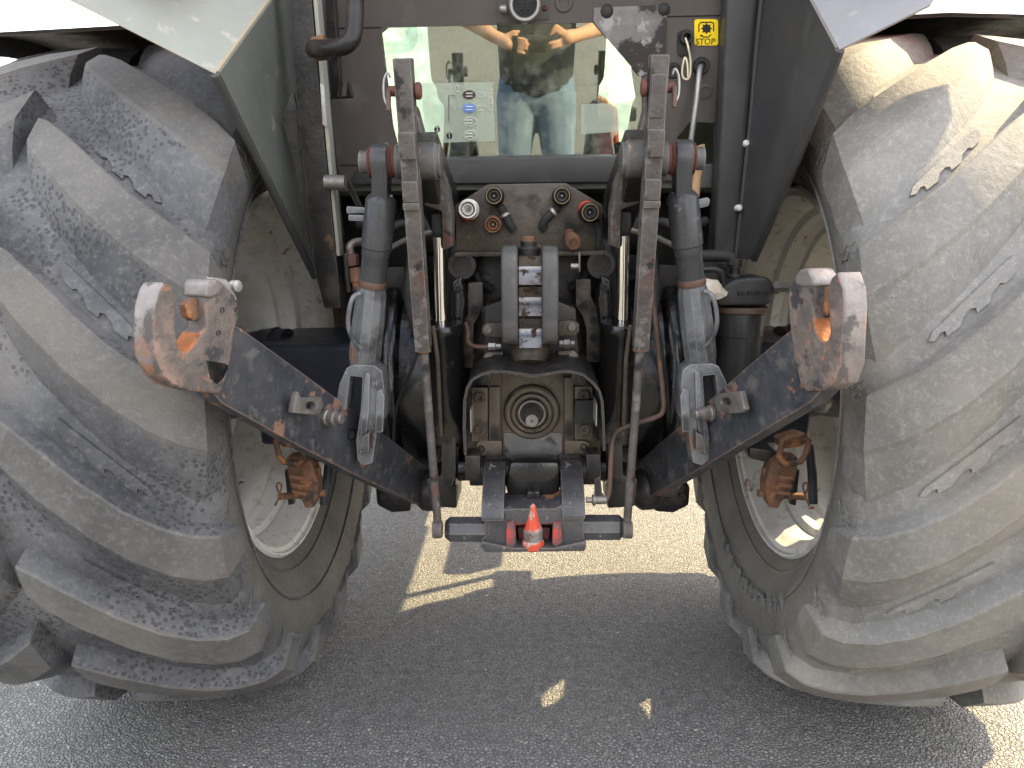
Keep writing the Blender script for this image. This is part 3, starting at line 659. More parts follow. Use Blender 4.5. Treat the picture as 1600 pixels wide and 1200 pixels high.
# --- lift arms, lift rods, tie rods to the pickup hitch
def lift_side(s):
    PY = 1.47
    # cast lift arm from the rockshaft
    bm = NB(); prism(bm, [Q(s, 648, 160, 1.52), Q(s, 660, 205, 1.52), Q(s, 672, 222, 1.52), Q(s, 689, 262, 1.52), Q(s, 700, 290, 1.54), Q(s, 706, 330, 1.55), Q(s, 707, 385, 1.57), Q(s, 692, 392, 1.58), Q(s, 690, 330, 1.55), Q(s, 664, 322, 1.54), Q(s, 652, 300, 1.52)], (0, .06, 0))
    la = ob('lift_arm', bm, m_bar, T, bevel=.006, seg=2)
    p0 = Q(s, 683, 250, 1.50)
    bm = NB(); prism(bm, [(p0.x, 1.53, p0.z + .055), (p0.x, 1.46, p0.z + .03), (p0.x, 1.45, p0.z - .03), (p0.x, 1.54, p0.z - .08), (p0.x, 1.93, 1.14), (p0.x, 1.97, 1.21), (p0.x, 1.95, 1.29)], (s * .045, 0, 0)); ob('arm_casting', bm, m_black, la, bevel=.008)
    # cross pin through arm and rod eye
    cx = Q(s, 690, 252, PY); L = lambda t: cx + Vector((s * t, 0, 0))
    ob('arm_boss', lathe(NB(), L(-.002), (s, 0, 0), [(.024, 0), (.030, .003), (.030, .010), (.034, .012), (.034, .055)], 28), m_lobe, la)
    ob('cross_pin', lathe(NB(), L(.01), (s, 0, 0), [(.019, 0), (.019, .13)], 24), m_steeld, la)
    ob('pin_sleeve', lathe(NB(), L(.055), (s, 0, 0), [(.030, 0), (.031, .003), (.031, .028), (.028, .03)], 24), m_lobe, la)
    for t in (.084, .119):
        ob('rubber_ring', lathe(NB(), L(t), (s, 0, 0), [(.024, 0), (.028, .002), (.026, .005), (.030, .008), (.026, .011), (.029, .014), (.024, .016)], 24), m_rustm, la)
    ob('pin_head', lathe(NB(), L(.134), (s, 0, 0), [(.019, 0), (.021, .002), (.021, .016), (.018, .018)], 24), m_lobe, la)
    # lift rod
    ex = L(.112); eb = Q(s, 596, 312, 1.475); lo = Q(s, 568, 580, 1.53)
    ax = (lo - eb).normalized()
    bm = NB(); side = Vector((1, 0, 0)); u = Vector((0, 0, 1))
    ring = []
    for i in range(15):
        a = R(-40 + 260 * i / 14); ring.append(Vector((ex.x - s * .0145, ex.y + .034 * math.cos(a), ex.z + .034 * math.sin(a))))
    hole = [Vector((ex.x - s * .0145, ex.y + .019 * math.cos(i * math.pi / 8), ex.z + .019 * math.sin(i * math.pi / 8))) for i in range(16)]
    prism(bm, ring + [Vector((eb.x - s * .0145, eb.y - .022, eb.z)), Vector((eb.x - s * .0145, eb.y + .022, eb.z))], (s * .029, 0, 0), [hole])
    lr = ob('lift_rod', bm, m_sleeve, T, bevel=.005)
    D = (lo - eb).length
    f = lambda y: (Q(s, 590, y, 1.49) - eb).dot(ax) if False else (y - 312) / (580 - 312) * D
    bm = NB(); lathe(bm, eb, ax, [(.020, -.01), (.026, -.004), (.0295, .002), (.0295, f(382)), (.0272, f(384)), (.0272, f(395)), (.0258, f(397)), (.0258, f(436)), (.020, f(440))], 32); ob('upper_sleeve', bm, m_sleeve, lr)
    bm = NB(); pr = []
    x, y, d = frame(ax); segs = 12
    lathe(bm, eb, ax, [(.024, f(438)), (.0300, f(455)), (.0325, f(500)), (.032, f(555)), (.028, f(572)), (.024, f(576))], 12); ob('threaded_body', bm, m_greyp, lr, smooth=20)
    bm = NB(); lathe(bm, eb, ax, [(.0264, f(432)), (.0274, f(434)), (.0274, f(441)), (.0262, f(443))], 24); ob('rust_collar', bm, m_pipe, lr)
    tube_pts = [Q(s, 562, 459, 1.475), Q(s, 553, 463, 1.468), Q(s, 547, 478, 1.465), Q(s, 544, 505, 1.472), Q(s, 549, 526, 1.478), Q(s, 557, 538, 1.485), Q(s, 564, 544, 1.492)]
    ob('turning_handle', tube(NB(), tube_pts, .0045, 10, 4), m_greyp, lr)
    # fork that straddles the lower link
    bm = NB(); prism(bm, [Q(s, 541, 575, 1.495), Q(s, 552, 570, 1.495), Q(s, 585, 571, 1.495), Q(s, 597, 580, 1.495), Q(s, 600, 600, 1.495), Q(s, 601, 655, 1.495), Q(s, 590, 665, 1.495), Q(s, 582, 724, 1.495), Q(s, 568, 728, 1.495), Q(s, 558, 720, 1.495), Q(s, 556, 690, 1.495), Q(s, 563, 640, 1.495), Q(s, 566, 590, 1.495), Q(s, 547, 588, 1.495), Q(s, 541, 640, 1.495), Q(s, 522, 645, 1.495), Q(s, 530, 600, 1.495)], (0, .055, 0))
    fk = ob('fork', bm, m_greyp, lr, bevel=.004)
    bm = NB(); prism(bm, [Q(s, 588, 612, 1.487), Q(s, 596, 608, 1.487), Q(s, 601, 620, 1.487), Q(s, 598, 676, 1.487), Q(s, 586, 676, 1.487)], (0, .02, 0)); ob('fork_rib', bm, m_greyp, lr, bevel=.003)
    bm = NB(); prism(bm, [Q(s, 571, 583, 1.488), Q(s, 578, 583, 1.488), Q(s, 577, 640, 1.488), Q(s, 570, 700, 1.488), Q(s, 562, 712, 1.488), Q(s, 565, 640, 1.488)], (0, .02, 0)); ob('fork_rib', bm, m_greyp, lr, bevel=.003)
    bm = NB(); prism(bm, [Q(s, 566, 682, 1.468), Q(s, 577, 676, 1.468), Q(s, 577, 706, 1.468), Q(s, 562, 706, 1.468)], (0, .03, 0)); ob('fork_stop', bm, m_link, lr, bevel=.003)
    if s < 0:
        text_ob('cast_mark', 'M', .014, .001, m_greyp, lr, Q(s, 586, 600, 1.494), (1, 0, 0), (0, 0, 1))
    # flat tie bar carrying the pickup hitch
    a = Q(s, 630, 91, 1.40); b = Q(s, 662, 545, 1.50)
    tbar = ob('tie_bar', bar(NB(), a, b, .031, .042, w2=.029), m_bar, T, bevel=.003)
    ez = (b - a).normalized(); t_ = lambda y: a + (b - a) * ((y - 91) / (545 - 91))
    for y0, y1, wd in ((196, 236, .030), (268, 300, .029), (300, 312, .031)):
        ob('weld_block', bar(NB(), t_(y0) + Vector((0, -.026, 0)), t_(y1) + Vector((0, -.026, 0)), wd, .014), m_bar, tbar, bevel=.004)
    if s > 0:
        ob('rough_weld', bar(NB(), t_(120) + Vector((0, -.022, 0)), t_(180) + Vector((0, -.022, 0)), .026, .006), m_bar, tbar, bevel=.003)
    pz = t_(136)
    ob('retaining_pin', lathe(NB(), pz + Vector((-s * .028, 0, 0)), (s, 0, 0), [(.011, 0), (.0145, .002), (.0145, .009), (.009, .011), (.009, .056), (.008, .058)], 18), m_rustm, tbar)
    q0 = pz + Vector((s * .024, -.004, 0))
    ob('lynch_pin', tube(NB(), [q0 + Vector((0, -.006, .02)), q0 + Vector((s * .004, -.008, .028)), q0 + Vector((s * .011, -.006, .015)), q0 + Vector((s * .012, -.004, -.012)), q0 + Vector((s * .006, -.005, -.025)), q0 + Vector((s * .002, -.006, -.018))], .0022, 8, 5), m_steel, tbar)
    ob('pin_shank', cyl(NB(), q0 + Vector((s * .004, -.006, .0)), q0 + Vector((s * .005, -.008, -.034)), .0045, .004), m_pipe, tbar)
    # round rod down to the hitch cross tube
    e = Q(s, 684, 818, 1.50)
    rod = ob('tie_rod', tube(NB(), [b + Vector((0, .0, .02)), t_(600) + Vector((0, -.005, 0)) if False else b.lerp(e, .3), e], [.0085, .0085, .0085], 14), m_bar, T)
    ob('rod_eye', lathe(NB(), Q(s, 676, 827, 1.50), (-s, 0, 0), [(.016, 0), (.0185, .002), (.0185, .018), (.016, .02)], 20), m_bar, rod)
    ob('rod_socket', cyl(NB(), b + Vector((0, 0, -.006)), b + Vector((0, 0, .012)), .0145, seg=16), m_rust, rod)
for s in (-1, 1): lift_side(s)

# --- lower links with open claws
def lower_link(s):
    if s < 0:
        A = P(300, 560, 1.16); B = P(665, 760, 1.76)
        barp = [(352, 500), (376, 512), (470, 580), (555, 643), (600, 678), (668, 730), (672, 742), (664, 790), (655, 789), (560, 745), (470, 699), (405, 663), (346, 630), (325, 604)]
        claw = [(255, 440), (268, 446), (277, 455), (281, 466), (276, 480), (275, 512), (279, 540), (289, 551), (300, 541), (313, 520), (323, 512), (322, 462), (326, 446), (338, 438), (356, 450), (368, 462), (374, 480), (374, 498), (368, 514), (362, 560), (352, 600), (344, 616), (300, 612), (268, 602), (252, 586), (241, 560), (236, 515), (240, 478), (247, 453)]
        cap = [(321, 444), (326, 437), (340, 436), (352, 445), (346, 460), (330, 466), (321, 464)]
        latch = [(289, 476), (300, 467), (318, 466), (320, 482), (312, 500), (302, 502), (293, 494)]
        floor = [(280, 513), (303, 508), (312, 514), (300, 540), (289, 550), (281, 540)]
        pocket = [(323, 563), (352, 568), (358, 572), (350, 590), (340, 600), (330, 592)]
        tab = [(466, 612), (470, 622), (503, 620), (505, 634), (500, 646), (492, 648), (458, 645), (462, 620)]; hole = (486, 634, 8); nut = (513, 652)
        dots = [(347, 484), (341, 520), (369, 483)]; edge = [(226, 443), (252, 441), (240, 478), (236, 512)]
    else:
        A = P(1300, 560, 1.16); B = P(1005, 760, 1.76)
        barp = [(1250, 505), (1234, 516), (1170, 570), (1100, 632), (1003, 716), (1000, 722), (1003, 780), (1012, 778), (1090, 735), (1170, 687), (1266, 629), (1290, 604), (1285, 540)]
        claw = [(1309, 424), (1298, 434), (1292, 450), (1294, 480), (1296, 520), (1291, 533), (1284, 532), (1274, 515), (1272, 498), (1274, 452), (1270, 440), (1250, 420), (1243, 432), (1233, 448), (1231, 474), (1234, 515), (1240, 560), (1250, 600), (1258, 612), (1290, 610), (1306, 600), (1316, 570), (1318, 520), (1320, 478), (1318, 450)]
        cap = [(1247, 421), (1262, 419), (1272, 436), (1273, 448), (1258, 450), (1242, 446), (1240, 434)]
        latch = [(1277, 452), (1283, 448), (1293, 448), (1294, 470), (1293, 494), (1285, 497), (1277, 490)]
        floor = [(1276, 502), (1293, 503), (1293, 528), (1285, 531), (1277, 520)]
        pocket = None
        tab = [(1116, 622), (1122, 615), (1156, 611), (1163, 640), (1158, 645), (1140, 646), (1120, 643)]; hole = (1134, 628, 8); nut = (1109, 646)
        dots = [(1252, 470), (1246, 455)]; edge = None
    d = (B - A); d.z = 0; d.normalize()
    n = Vector((d.y, -d.x, 0)) if s < 0 else Vector((-d.y, d.x, 0))
    pp = lambda l, off=0: [PL(x, y, A + n * off, n) for x, y in l]
    lk = ob('lower_link', prism(NB(), pp(barp, -.006), n * -.036), m_link, T, bevel=.004)
    cl_ = ob('claw', prism(NB(), pp(claw), n * -.042), m_claw, lk, bevel=.006, seg=3)
    cl_.data.materials.append(m_worn)
    for f in cl_.data.polygons:
        if abs(f.normal.dot(n)) < .75 and f.normal.dot(-d) > .1 and f.center.dot(-d) > .02: f.material_index = 1
    cl_.data.materials.append(m_rusto); sb0 = PL(*((289, 548) if s < 0 else (1286, 530)), A - n * .02, n) - WLOC[cl_.name]
    for f in cl_.data.polygons:
        if abs(f.normal.dot(n)) < .75 and (f.center - sb0).length < .034 and f.normal.z > .05: f.material_index = 2
    ob('claw_cap', prism(NB(), pp(cap, .003), n * -.048), m_worn, lk, bevel=.006, seg=3)
    ob('latch', prism(NB(), pp(latch, -.016), n * -.016), m_rust, lk, bevel=.004)
    # worn outer heel of the claw
    heel = [p for p in claw if (p[0] < 256 if s < 0 else p[0] > 1305)]
    if pocket:
        ob('latch_pocket', prism(NB(), pp(pocket, .0015), n * -.004), m_blackg, lk, bevel=.001)
    for x, y in dots:
        ob('rivet_hole', lathe(NB(), PL(x, y, A, n) + n * .001, n, [(.0042, -.002), (.0046, .0012), (.0030, .0012), (.0026, -.002)], 12), m_black, lk)
    hl = [PL(hole[0] + hole[2] * math.cos(i * math.pi / 7), hole[1] + hole[2] * .85 * math.sin(i * math.pi / 7), A + n * .022, n) for i in range(14)]
    tb_ = ob('eye_bracket', prism(NB(), pp(tab, .022), n * -.012, [hl]), m_steeld, lk, bevel=.002)
    c = PL(*nut, A + n * .0, n)
    ob('eye_bolt', lathe(NB(), c - n * .004, n, [(.017, 0), (.017, .006), (.0145, .008), (.0145, .022), (.010, .024), (.010, .036), (.008, .038)], 12), m_steeld, lk, smooth=25)
    # spring catch on the back of the claw
    if s < 0:
        ob('catch_plate', prism(NB(), pp([(322, 432), (352, 436), (362, 444), (372, 470), (366, 468), (352, 448), (326, 440)], -.02), n * -.02), m_steel, lk, bevel=.002)
        q = PL(368, 447, A - n * .02, n); ob('catch_ring', lathe(NB(), q, n, [(.008, -.008), (.010, -.006), (.010, .006), (.006, .008)], 14), m_steel, lk)
    # slotted hole beside the fork
    x, y = (549, 679) if s < 0 else (1106, 682)
    ob('slot_hole', lathe(NB(), PL(x, y, A - n * .006, n), n, [(.0125, -.004), (.0125, .001), (.0105, .001), (.0105, -.004)], 18), m_blackg, lk)
    # front pivot block and ball end
    pb = P(678, 770, 1.77) if s < 0 else P(1003, 768, 1.77)
    ob('link_pivot', lathe(NB(), pb + Vector((s * .03, .02, 0)), (-s, 0, 0), [(.03, -.02), (.05, 0), (.052, .015), (.052, .03), (.03, .06)], 24), m_black, lk)
    return lk
lower_link(-1); lower_link(1)

# --- link brackets and clutter beneath the gearbox
for s in (-1, 1):
    bm = NB(); prism(bm, [Q(s, 667, 748, 1.66), Q(s, 688, 744, 1.66), Q(s, 700, 700, 1.66), Q(s, 716, 698, 1.66), Q(s, 714, 795, 1.66), Q(s, 672, 792, 1.66)], (0, .12, 0)); lb = ob('link_bracket', bm, m_black, T, bevel=.006)
    p = Q(s, 702, 738, 1.66)
    ob('pivot_boss', lathe(NB(), p + Vector((s * .005, .03, 0)), (-s, 0, 0), [(.045, 0), (.045, .02), (.03, .025), (.026, .07)], 24), m_blackg, lb)
    bm = NB(); prism(bm, [Q(s, 586, 760, 1.92), Q(s, 612, 754, 1.92), Q(s, 645, 762, 1.92), Q(s, 642, 800, 1.92), Q(s, 612, 802, 1.92), Q(s, 588, 790, 1.92)], (0, .10, 0)); sb_ = ob('stabiliser_bracket', bm, m_blackg, T, bevel=.01)
    for x, y in ((600, 775), (622, 782)): bolt(sb_, Q(s, x, y, 1.92), .010, m_black)

# --- automatic pickup hitch
H = flat('pickup_hitch', [(757, 800), (768, 792), (790, 796), (800, 795), (866, 795), (876, 790), (900, 792), (912, 802), (913, 845), (916, 852), (914, 860), (870, 862), (760, 862), (752, 855), (752, 843), (758, 838)], 1.50, .10, m_hitch, T, .006, holes=[[(805, 818), (865, 818), (863, 852), (807, 853)]])
def arc_plate(x0, x1, y0, y1, name):
    a = P(x0, y0, 1.58); b = P(x1, y0, 1.58); zb = P(x0, y1, 1.49).z; za = a.z; pr = []
    for i in range(9):
        t = i / 8; pr.append((1.62 - .13 * math.sin(t * math.pi / 2), za + (zb - za) * t ** 1.1))
    pr += [(1.60, zb), (1.66, (za + zb) / 2), (1.68, za)]
    return ob(name, yz_poly(a.x, b.x, pr), m_hitch, H, bevel=.004, smooth=40)
arc_plate(755, 789, 732, 815, 'hitch_cheek'); arc_plate(876, 911, 730, 812, 'hitch_cheek')
ctr = flat('hitch_casting', [(797, 722), (873, 722), (876, 760), (872, 778), (858, 788), (805, 788), (793, 776), (790, 760)], 1.585, .07, m_blackg, H, .014)
flat('casting_nose', [(824, 768), (843, 768), (845, 780), (840, 786), (826, 786), (822, 780)], 1.56, .03, m_blackg, H, .005)
bm = NB(); cyl(bm, P(735, 738, 1.64), P(930, 736, 1.64), .030, seg=28); ob('cross_shaft', bm, m_black, H)
flat('shaft_block', [(726, 712), (750, 712), (750, 752), (727, 752)], 1.60, .06, m_black, H, .005)
flat('shaft_block', [(916, 710), (938, 710), (940, 748), (918, 750)], 1.60, .06, m_black, H, .005)
for xa, xb, yy, nm in ((696, 757, 827, -1), (975, 912, 824, 1)):
    bm = NB(); p0 = P(xa, yy, 1.53); p1 = P(xb, yy, 1.53); Lc = (p1 - p0).length
    lathe(bm, p0, p1 - p0, [(.018, 0), (.0275, .010), (.0285, .012), (.0285, Lc + .01)], 8); ob('hitch_cross_tube', bm, m_hitch, H, smooth=20)
flat('hook_side', [(791, 820), (803, 816), (806, 850), (800, 858), (790, 855)], 1.488, .05, m_redsp, H, .004)
flat('hook_side', [(864, 818), (877, 820), (879, 850), (868, 856), (863, 850)], 1.488, .05, m_redsp, H, .004)
flat('hook_bridge', [(789, 797), (878, 797), (880, 820), (791, 822)], 1.515, .03, m_redsp, H, .004)
flat('hook_cup', [(808, 824), (861, 824), (858, 846), (848, 855), (820, 855), (811, 846)], 1.53, .05, m_redsp, H, .006)
bc = P(833, 853, 1.505); tip = P(833, 787, 1.505); Lh = (tip - bc).length
ob('red_cone', lathe(NB(), bc, tip - bc, [(.0190, Lh * .39), (.0180, Lh * .44), (.006, Lh * .94), (.002, Lh)], 12), m_cone, H, smooth=20, label='chipped red cone of the pickup hook')
ob('cone_neck', lathe(NB(), bc, tip - bc, [(.0195, Lh * .13), (.0205, Lh * .15), (.0205, Lh * .38), (.019, Lh * .41)], 16), m_cone2, H, smooth=25)
ob('cone_foot', lathe(NB(), bc, tip - bc, [(.019, -.006), (.0235, -.002), (.0235, Lh * .10), (.020, Lh * .17)], 16), m_cone, H, smooth=25)
flat('base_flange', [(752, 846), (800, 856), (866, 856), (914, 846), (917, 853), (914, 862), (758, 864), (750, 857)], 1.485, .13, m_hitch, H, .004)
# latch lever at the right of the hitch
lv = flat('release_lever', [(929, 748), (938, 744), (941, 772), (946, 778), (945, 788), (935, 789), (929, 780)], 1.52, .012, m_black, T, .003)
bm = NB(); lathe(bm, P(935, 781, 1.52), (-1, -.1, 0), [(.009, -.016), (.009, .006), (.012, .007), (.012, .012), (.006, .014), (.006, .026)], 12); ob('lever_pin', bm, m_steeld, lv)
# copper coloured pipes on the right
ob('copper_pipe', tube(NB(), [P(1009, 380, 1.60), P(1018, 440, 1.60), P(1028, 540, 1.58), P(1036, 618, 1.56), P(1036, 640, 1.555), P(1029, 650, 1.55), P(1000, 660, 1.545), P(968, 672, 1.54), P(958, 684, 1.54), P(955, 712, 1.53), P(953, 760, 1.525), P(950, 775, 1.525), P(944, 783, 1.52)], px(4.2, 1.55), 10, 4), m_pipe, T)
ob('black_cable', tube(NB(), [P(655, 545, 1.58), P(640, 585, 1.62), P(622, 630, 1.68), P(616, 665, 1.72), P(614, 730, 1.76)], px(2.8, 1.65), 8, 5), m_rubber, T)
ob('black_cable', tube(NB(), [P(1005, 380, 1.66), P(1036, 560, 1.70), P(1044, 640, 1.74), P(1046, 720, 1.78)], px(3, 1.7), 8, 5), m_rubber, T)

for s in (-1, 1):
    cst = ob('side_casting', prism(NB(), [Q(s, 705, 440, 1.70), Q(s, 722, 430, 1.70), Q(s, 730, 470, 1.70), Q(s, 724, 520, 1.70), Q(s, 726, 600, 1.70), Q(s, 712, 690, 1.70), Q(s, 700, 690, 1.70), Q(s, 704, 560, 1.70)], (0, .10, 0)), m_blackg, T, bevel=.012, seg=3)
    ob('boss_ring', lathe(NB(), Q(s, 722, 415, 1.72), (0, -1, 0), [(.034, -.05), (.034, .0), (.030, .006), (.022, .006), (.02, -.004)], 24), m_black, cst)
    for x, y in ((716, 450), (716, 545), (714, 640)): bolt(cst, Q(s, x, y, 1.698), .008, m_black)
    ob('black_hose', tube(NB(), [Q(s, 640, 300, 1.86), Q(s, 650, 360, 1.84), Q(s, 642, 420, 1.80), Q(s, 640, 470, 1.79), Q(s, 655, 530, 1.78)], .013, 10, 5), m_rubber, T)
    ob('black_hose', tube(NB(), [Q(s, 560, 350, 1.90), Q(s, 600, 362, 1.86), Q(s, 628, 350, 1.86), Q(s, 660, 360, 1.88)], .011, 10, 5), m_rubber, T)
    ob('black_hose', tube(NB(), [Q(s, 745, 396, 1.78), Q(s, 742, 420, 1.77), Q(s, 750, 440, 1.77), Q(s, 768, 452, 1.78)], .009, 10, 5), m_rubber, T)
    ob('control_rod', tube(NB(), [Q(s, 585, 400, 1.84), Q(s, 640, 372, 1.82), Q(s, 690, 358, 1.80)], .007, 8), m_steeld, T)
    ob('valve_block', prism(NB(), [Q(s, 560, 420, 1.88), Q(s, 632, 416, 1.88), Q(s, 634, 470, 1.88), Q(s, 566, 474, 1.88)], (0, .08, 0)), m_black, T, bevel=.006)
# --- rusty stabilisers hanging outside the links
def stabiliser(s):
    q = lambda x, y, Y: Q(s, x, y, Y) + (Vector((.035, 0, 0)) if s > 0 else Vector((0, 0, 0)))
    Yz = 1.60
    a = q(452, 690, Yz); b = q(470, 724, Yz); e = q(481, 792, Yz + .02)
    st = ob('stabiliser', prism(NB(), [q(x, y, Yz) for x, y in ((446, 716), (474, 712), (488, 724), (497, 756), (497, 774), (490, 794), (476, 795), (471, 782), (458, 776), (450, 745))], (0, .045, 0)), m_rust, T, bevel=.006)
    ring = [q(x, y, Yz - .012) for x, y in ((431, 690), (440, 682), (462, 684), (472, 690), (476, 716), (466, 726), (444, 722), (436, 712))]
    ob('yoke', tube(NB(), ring, .007, 8, closed=True), m_rust, st)
    ob('yoke_knuckle', prism(NB(), [q(x, y, Yz) for x, y in ((428, 684), (446, 680), (476, 690), (472, 704), (440, 700))], (0, .05, 0)), m_rust, st, bevel=.008)
    ob('clevis_cheek', prism(NB(), [q(x, y, Yz + .02) for x, y in ((488, 730), (500, 732), (503, 775), (494, 782), (486, 770))], (0, .012, 0)), m_rust, st, bevel=.004)
    ob('clevis_cheek', prism(NB(), [q(x, y, Yz + .02) for x, y in ((444, 735), (452, 735), (460, 788), (450, 790))], (0, .014, 0)), m_black, st, bevel=.003)
    ob('stabiliser_pin', cyl(NB(), q(436, 776, Yz + .02), q(508, 770, Yz + .02), .008, seg=14), m_rust, st)
    ob('split_pin', tube(NB(), [q(437, 772, Yz), q(432, 760, Yz), q(436, 754, Yz), q(440, 760, Yz), q(436, 776, Yz), q(430, 790, Yz)], .0022, 6, 3), m_rust, st)
    for k in range(3):
        p = b.lerp(e, .18 + .17 * k); ob('cast_rib', bar(NB(), p + Vector((-.018, -.032, 0)), p + Vector((.014, -.033, -.006)), .008, .006, side=Vector((0, 0, 1))), m_rust, st, bevel=.002)
    ob('hanger_rod', tube(NB(), [q(516, 690, 1.75), q(512, 740, 1.74), q(506, 788, 1.73)] if s < 0 else [q(428, 695, 1.75), q(424, 740, 1.74), q(423, 786, 1.73)], .011, 12), m_axle, T)
    ob('stabiliser_lug', prism(NB(), [q(x, y, 1.62) for x, y in ((478, 706), (520, 700), (520, 718), (484, 726))], (0, .08, 0)), m_black, st, bevel=.006)
stabiliser(-1); stabiliser(1)

# ---------------------------------------------------------------- cab
TILT = R(11.8)
wp0 = P(800, 246, 1.955); wn = Vector((0, -math.cos(TILT), -math.sin(TILT)))
cpn = lambda l, off=0: [PL(x, y, wp0 + wn * off, wn) for x, y in l]
win = [(594, 52), (604, 43), (926, 35), (934, 38), (1004, 112), (1006, 220), (985, 243), (640, 252), (622, 238), (612, 200)]
outer = [(425, -90), (1200, -95), (1188, 60), (1160, 330), (1120, 330), (1118, 192), (1078, 190), (1058, 215), (1054, 282), (535, 288), (525, 250), (470, 120)]
cabp = ob('cab_rear_panel', prism(NB(), cpn(outer), wn * -.03, [cpn(win)]), m_panel, T, smooth=30)
rw = ob('rear_window', prism(NB(), cpn([(x + (x - 800) * .02, y + (y - 145) * .03) for x, y in win], -.012), wn * -.005), m_glass, T, smooth=0, label='green tinted lower rear window reflecting the photographer')
ob('window_sill', prism(NB(), cpn([(600, 250), (1010, 243), (1040, 268), (1040, 284), (545, 289), (560, 262)], .012), wn * -.03), m_paneld, cabp, bevel=.006)
def decal(name, pts, mat, parent, off=.002, th=.001): return ob(name, prism(NB(), cpn(pts, off + th), wn * -th), mat, parent, smooth=0)
def line(name, pts, r, mat, parent, off=.003): return ob(name, tube(NB(), [PL(x, y, wp0 + wn * off, wn) for x, y in pts], px(r, 1.95), 6), mat, parent)
# panel seams and raised beads
line('panel_seam', [(530, 44), (596, 43)], .9, m_ink, cabp, .0005); line('panel_seam', [(1043, 26), (1132, 24)], .9, m_ink, cabp, .0005)
line('panel_seam', [(532, 258), (562, 258)], .9, m_ink, cabp, .0005); line('panel_seam', [(778, 40), (778, -20)], .9, m_ink, cabp, .0005)
# patch plate and its tar blobs
pt = ob('patch_plate', prism(NB(), cpn([(928, 12), (1028, 8), (1042, 22), (1040, 100), (1000, 120), (936, 45), (927, 34)], .004), wn * -.004), m_tar, cabp, bevel=.001)
for x, y, r in ((948, 18, 10), (1037, 15, 9)):
    bm = NB(); lathe(bm, PL(x, y, wp0, wn), wn, [(px(r, 1.95), .003), (px(r * .8, 1.95), .006), (px(r * .4, 1.95), .009), (.001, .009)], 9); ob('tar_blob', bm, m_rubber, pt)
# stop decal
yd = decal('stop_decal', rrect(1085, 30, 1122, 71, 4), m_yellow, cabp, .001, .0015)
star = []
for i in range(16):
    a = i * math.pi / 8; r = 9 if i % 2 == 0 else 6; star.append((1104 + r * math.cos(a), 44.5 + r * math.sin(a)))
decal('decal_gear', star, m_ink, yd, .0026, .0006)
line('decal_bracket', [(1092, 50), (1092, 38), (1095, 35), (1112, 34.5), (1115, 37), (1115, 49)], .8, m_ink, yd, .003)
line('decal_arrow', [(1095, 55), (1100, 58), (1107, 57.5), (1111, 54)], .7, m_ink, yd, .003)
decal('decal_arrow_head', [(1093.5, 54), (1098.5, 54.5), (1095.5, 58)], m_ink, yd, .0026, .0006)
text_ob('decal_word', 'STOP', px(11.5, 1.9), .0004, m_ink, yd, PL(1102, 65.3, wp0 + wn * .0032, wn), (1, 0, 0), Vector((0, -math.sin(TILT), math.cos(TILT))), 1.02)
# plugs, grommets, cord and rod
def grommet(x, y, r, mat=m_rubber, h=.008):
    return ob('grommet', lathe(NB(), PL(x, y, wp0, wn), wn, [(px(r, 1.95), -.002), (px(r, 1.95), h * .5), (px(r * .85, 1.95), h), (px(r * .55, 1.95), h), (px(r * .5, 1.95), h * .3), (.001, h * .3)], 22), mat, cabp, smooth=30)
grommet(881, 4, 13, m_panel, .004); grommet(1051, 110, 11, m_rubber, .006); grommet(1071, 58, 10, m_rubber, .02); grommet(1095, 103, 12, m_rubber, .012); grommet(1102, 143, 11, m_panel, .003)
bm = NB(); prism(bm, cpn(rrect(1059, 48, 1080, 88, 6), .006), wn * -.006); ob('cord_plate', bm, m_rubber, cabp, bevel=.002)
cd = ob('tie_cord', tube(NB(), [PL(x, y, wp0 + wn * o, wn) for x, y, o in ((1071, 60, .02), (1075, 72, .035), (1079, 95, .03), (1078, 118, .028), (1073, 124, .028), (1067, 120, .027), (1066, 108, .026), (1070, 90, .024), (1074, 100, .03), (1075, 122, .03))], .0022, 8, 5), m_strap, cabp)
ob('lever_rod', tube(NB(), [PL(1095, 103, wp0, wn), PL(1093, 112, wp0 + wn * .03, wn), PL(1088, 160, wp0 + wn * .05, wn), PL(1079, 225, wp0 + wn * .06, wn), PL(1070, 300, wp0 + wn * .05, wn)], .0065, 12, 4), m_steel, T)
# seven pin socket
sc = PL(820, 8, wp0, wn)
bm = NB(); prism(bm, cpn([(776, -40), (858, -40), (858, 30), (776, 36)], .003), wn * -.003); ob('socket_plate', bm, m_panel, cabp, bevel=.001)
so_ = ob('trailer_socket', lathe(NB(), sc, wn, [(.036, 0), (.036, .03), (.033, .034), (.028, .034), (.026, .022), (.001, .022)], 30), m_steel, cabp, smooth=30)
for i in range(7):
    a = i * math.pi / 3; r = .0 if i == 6 else .0145
    c = sc + Vector((math.cos(a) * r, 0, math.sin(a) * r)) + wn * .021
    ob('socket_pin', lathe(NB(), c, wn, [(.0052, 0), (.0052, .006), (.0035, .006), (.003, .001)], 12), m_rubber, so_)
ob('socket_face', lathe(NB(), sc, wn, [(.0268, .015), (.0268, .0235), (.001, .0235)], 28), m_ink, so_)
ob('socket_hinge', lathe(NB(), PL(786, 14, wp0 + wn * .02, wn), (1, 0, 0), [(.006, -.008), (.009, -.004), (.009, .006), (.005, .01)], 12), m_steel, so_)
bolt(cabp, PL(851, 12, wp0 + wn * .003, wn), .006, m_rust); bolt(cabp, PL(820, 32, wp0 + wn * .004, wn), .006, m_steel)
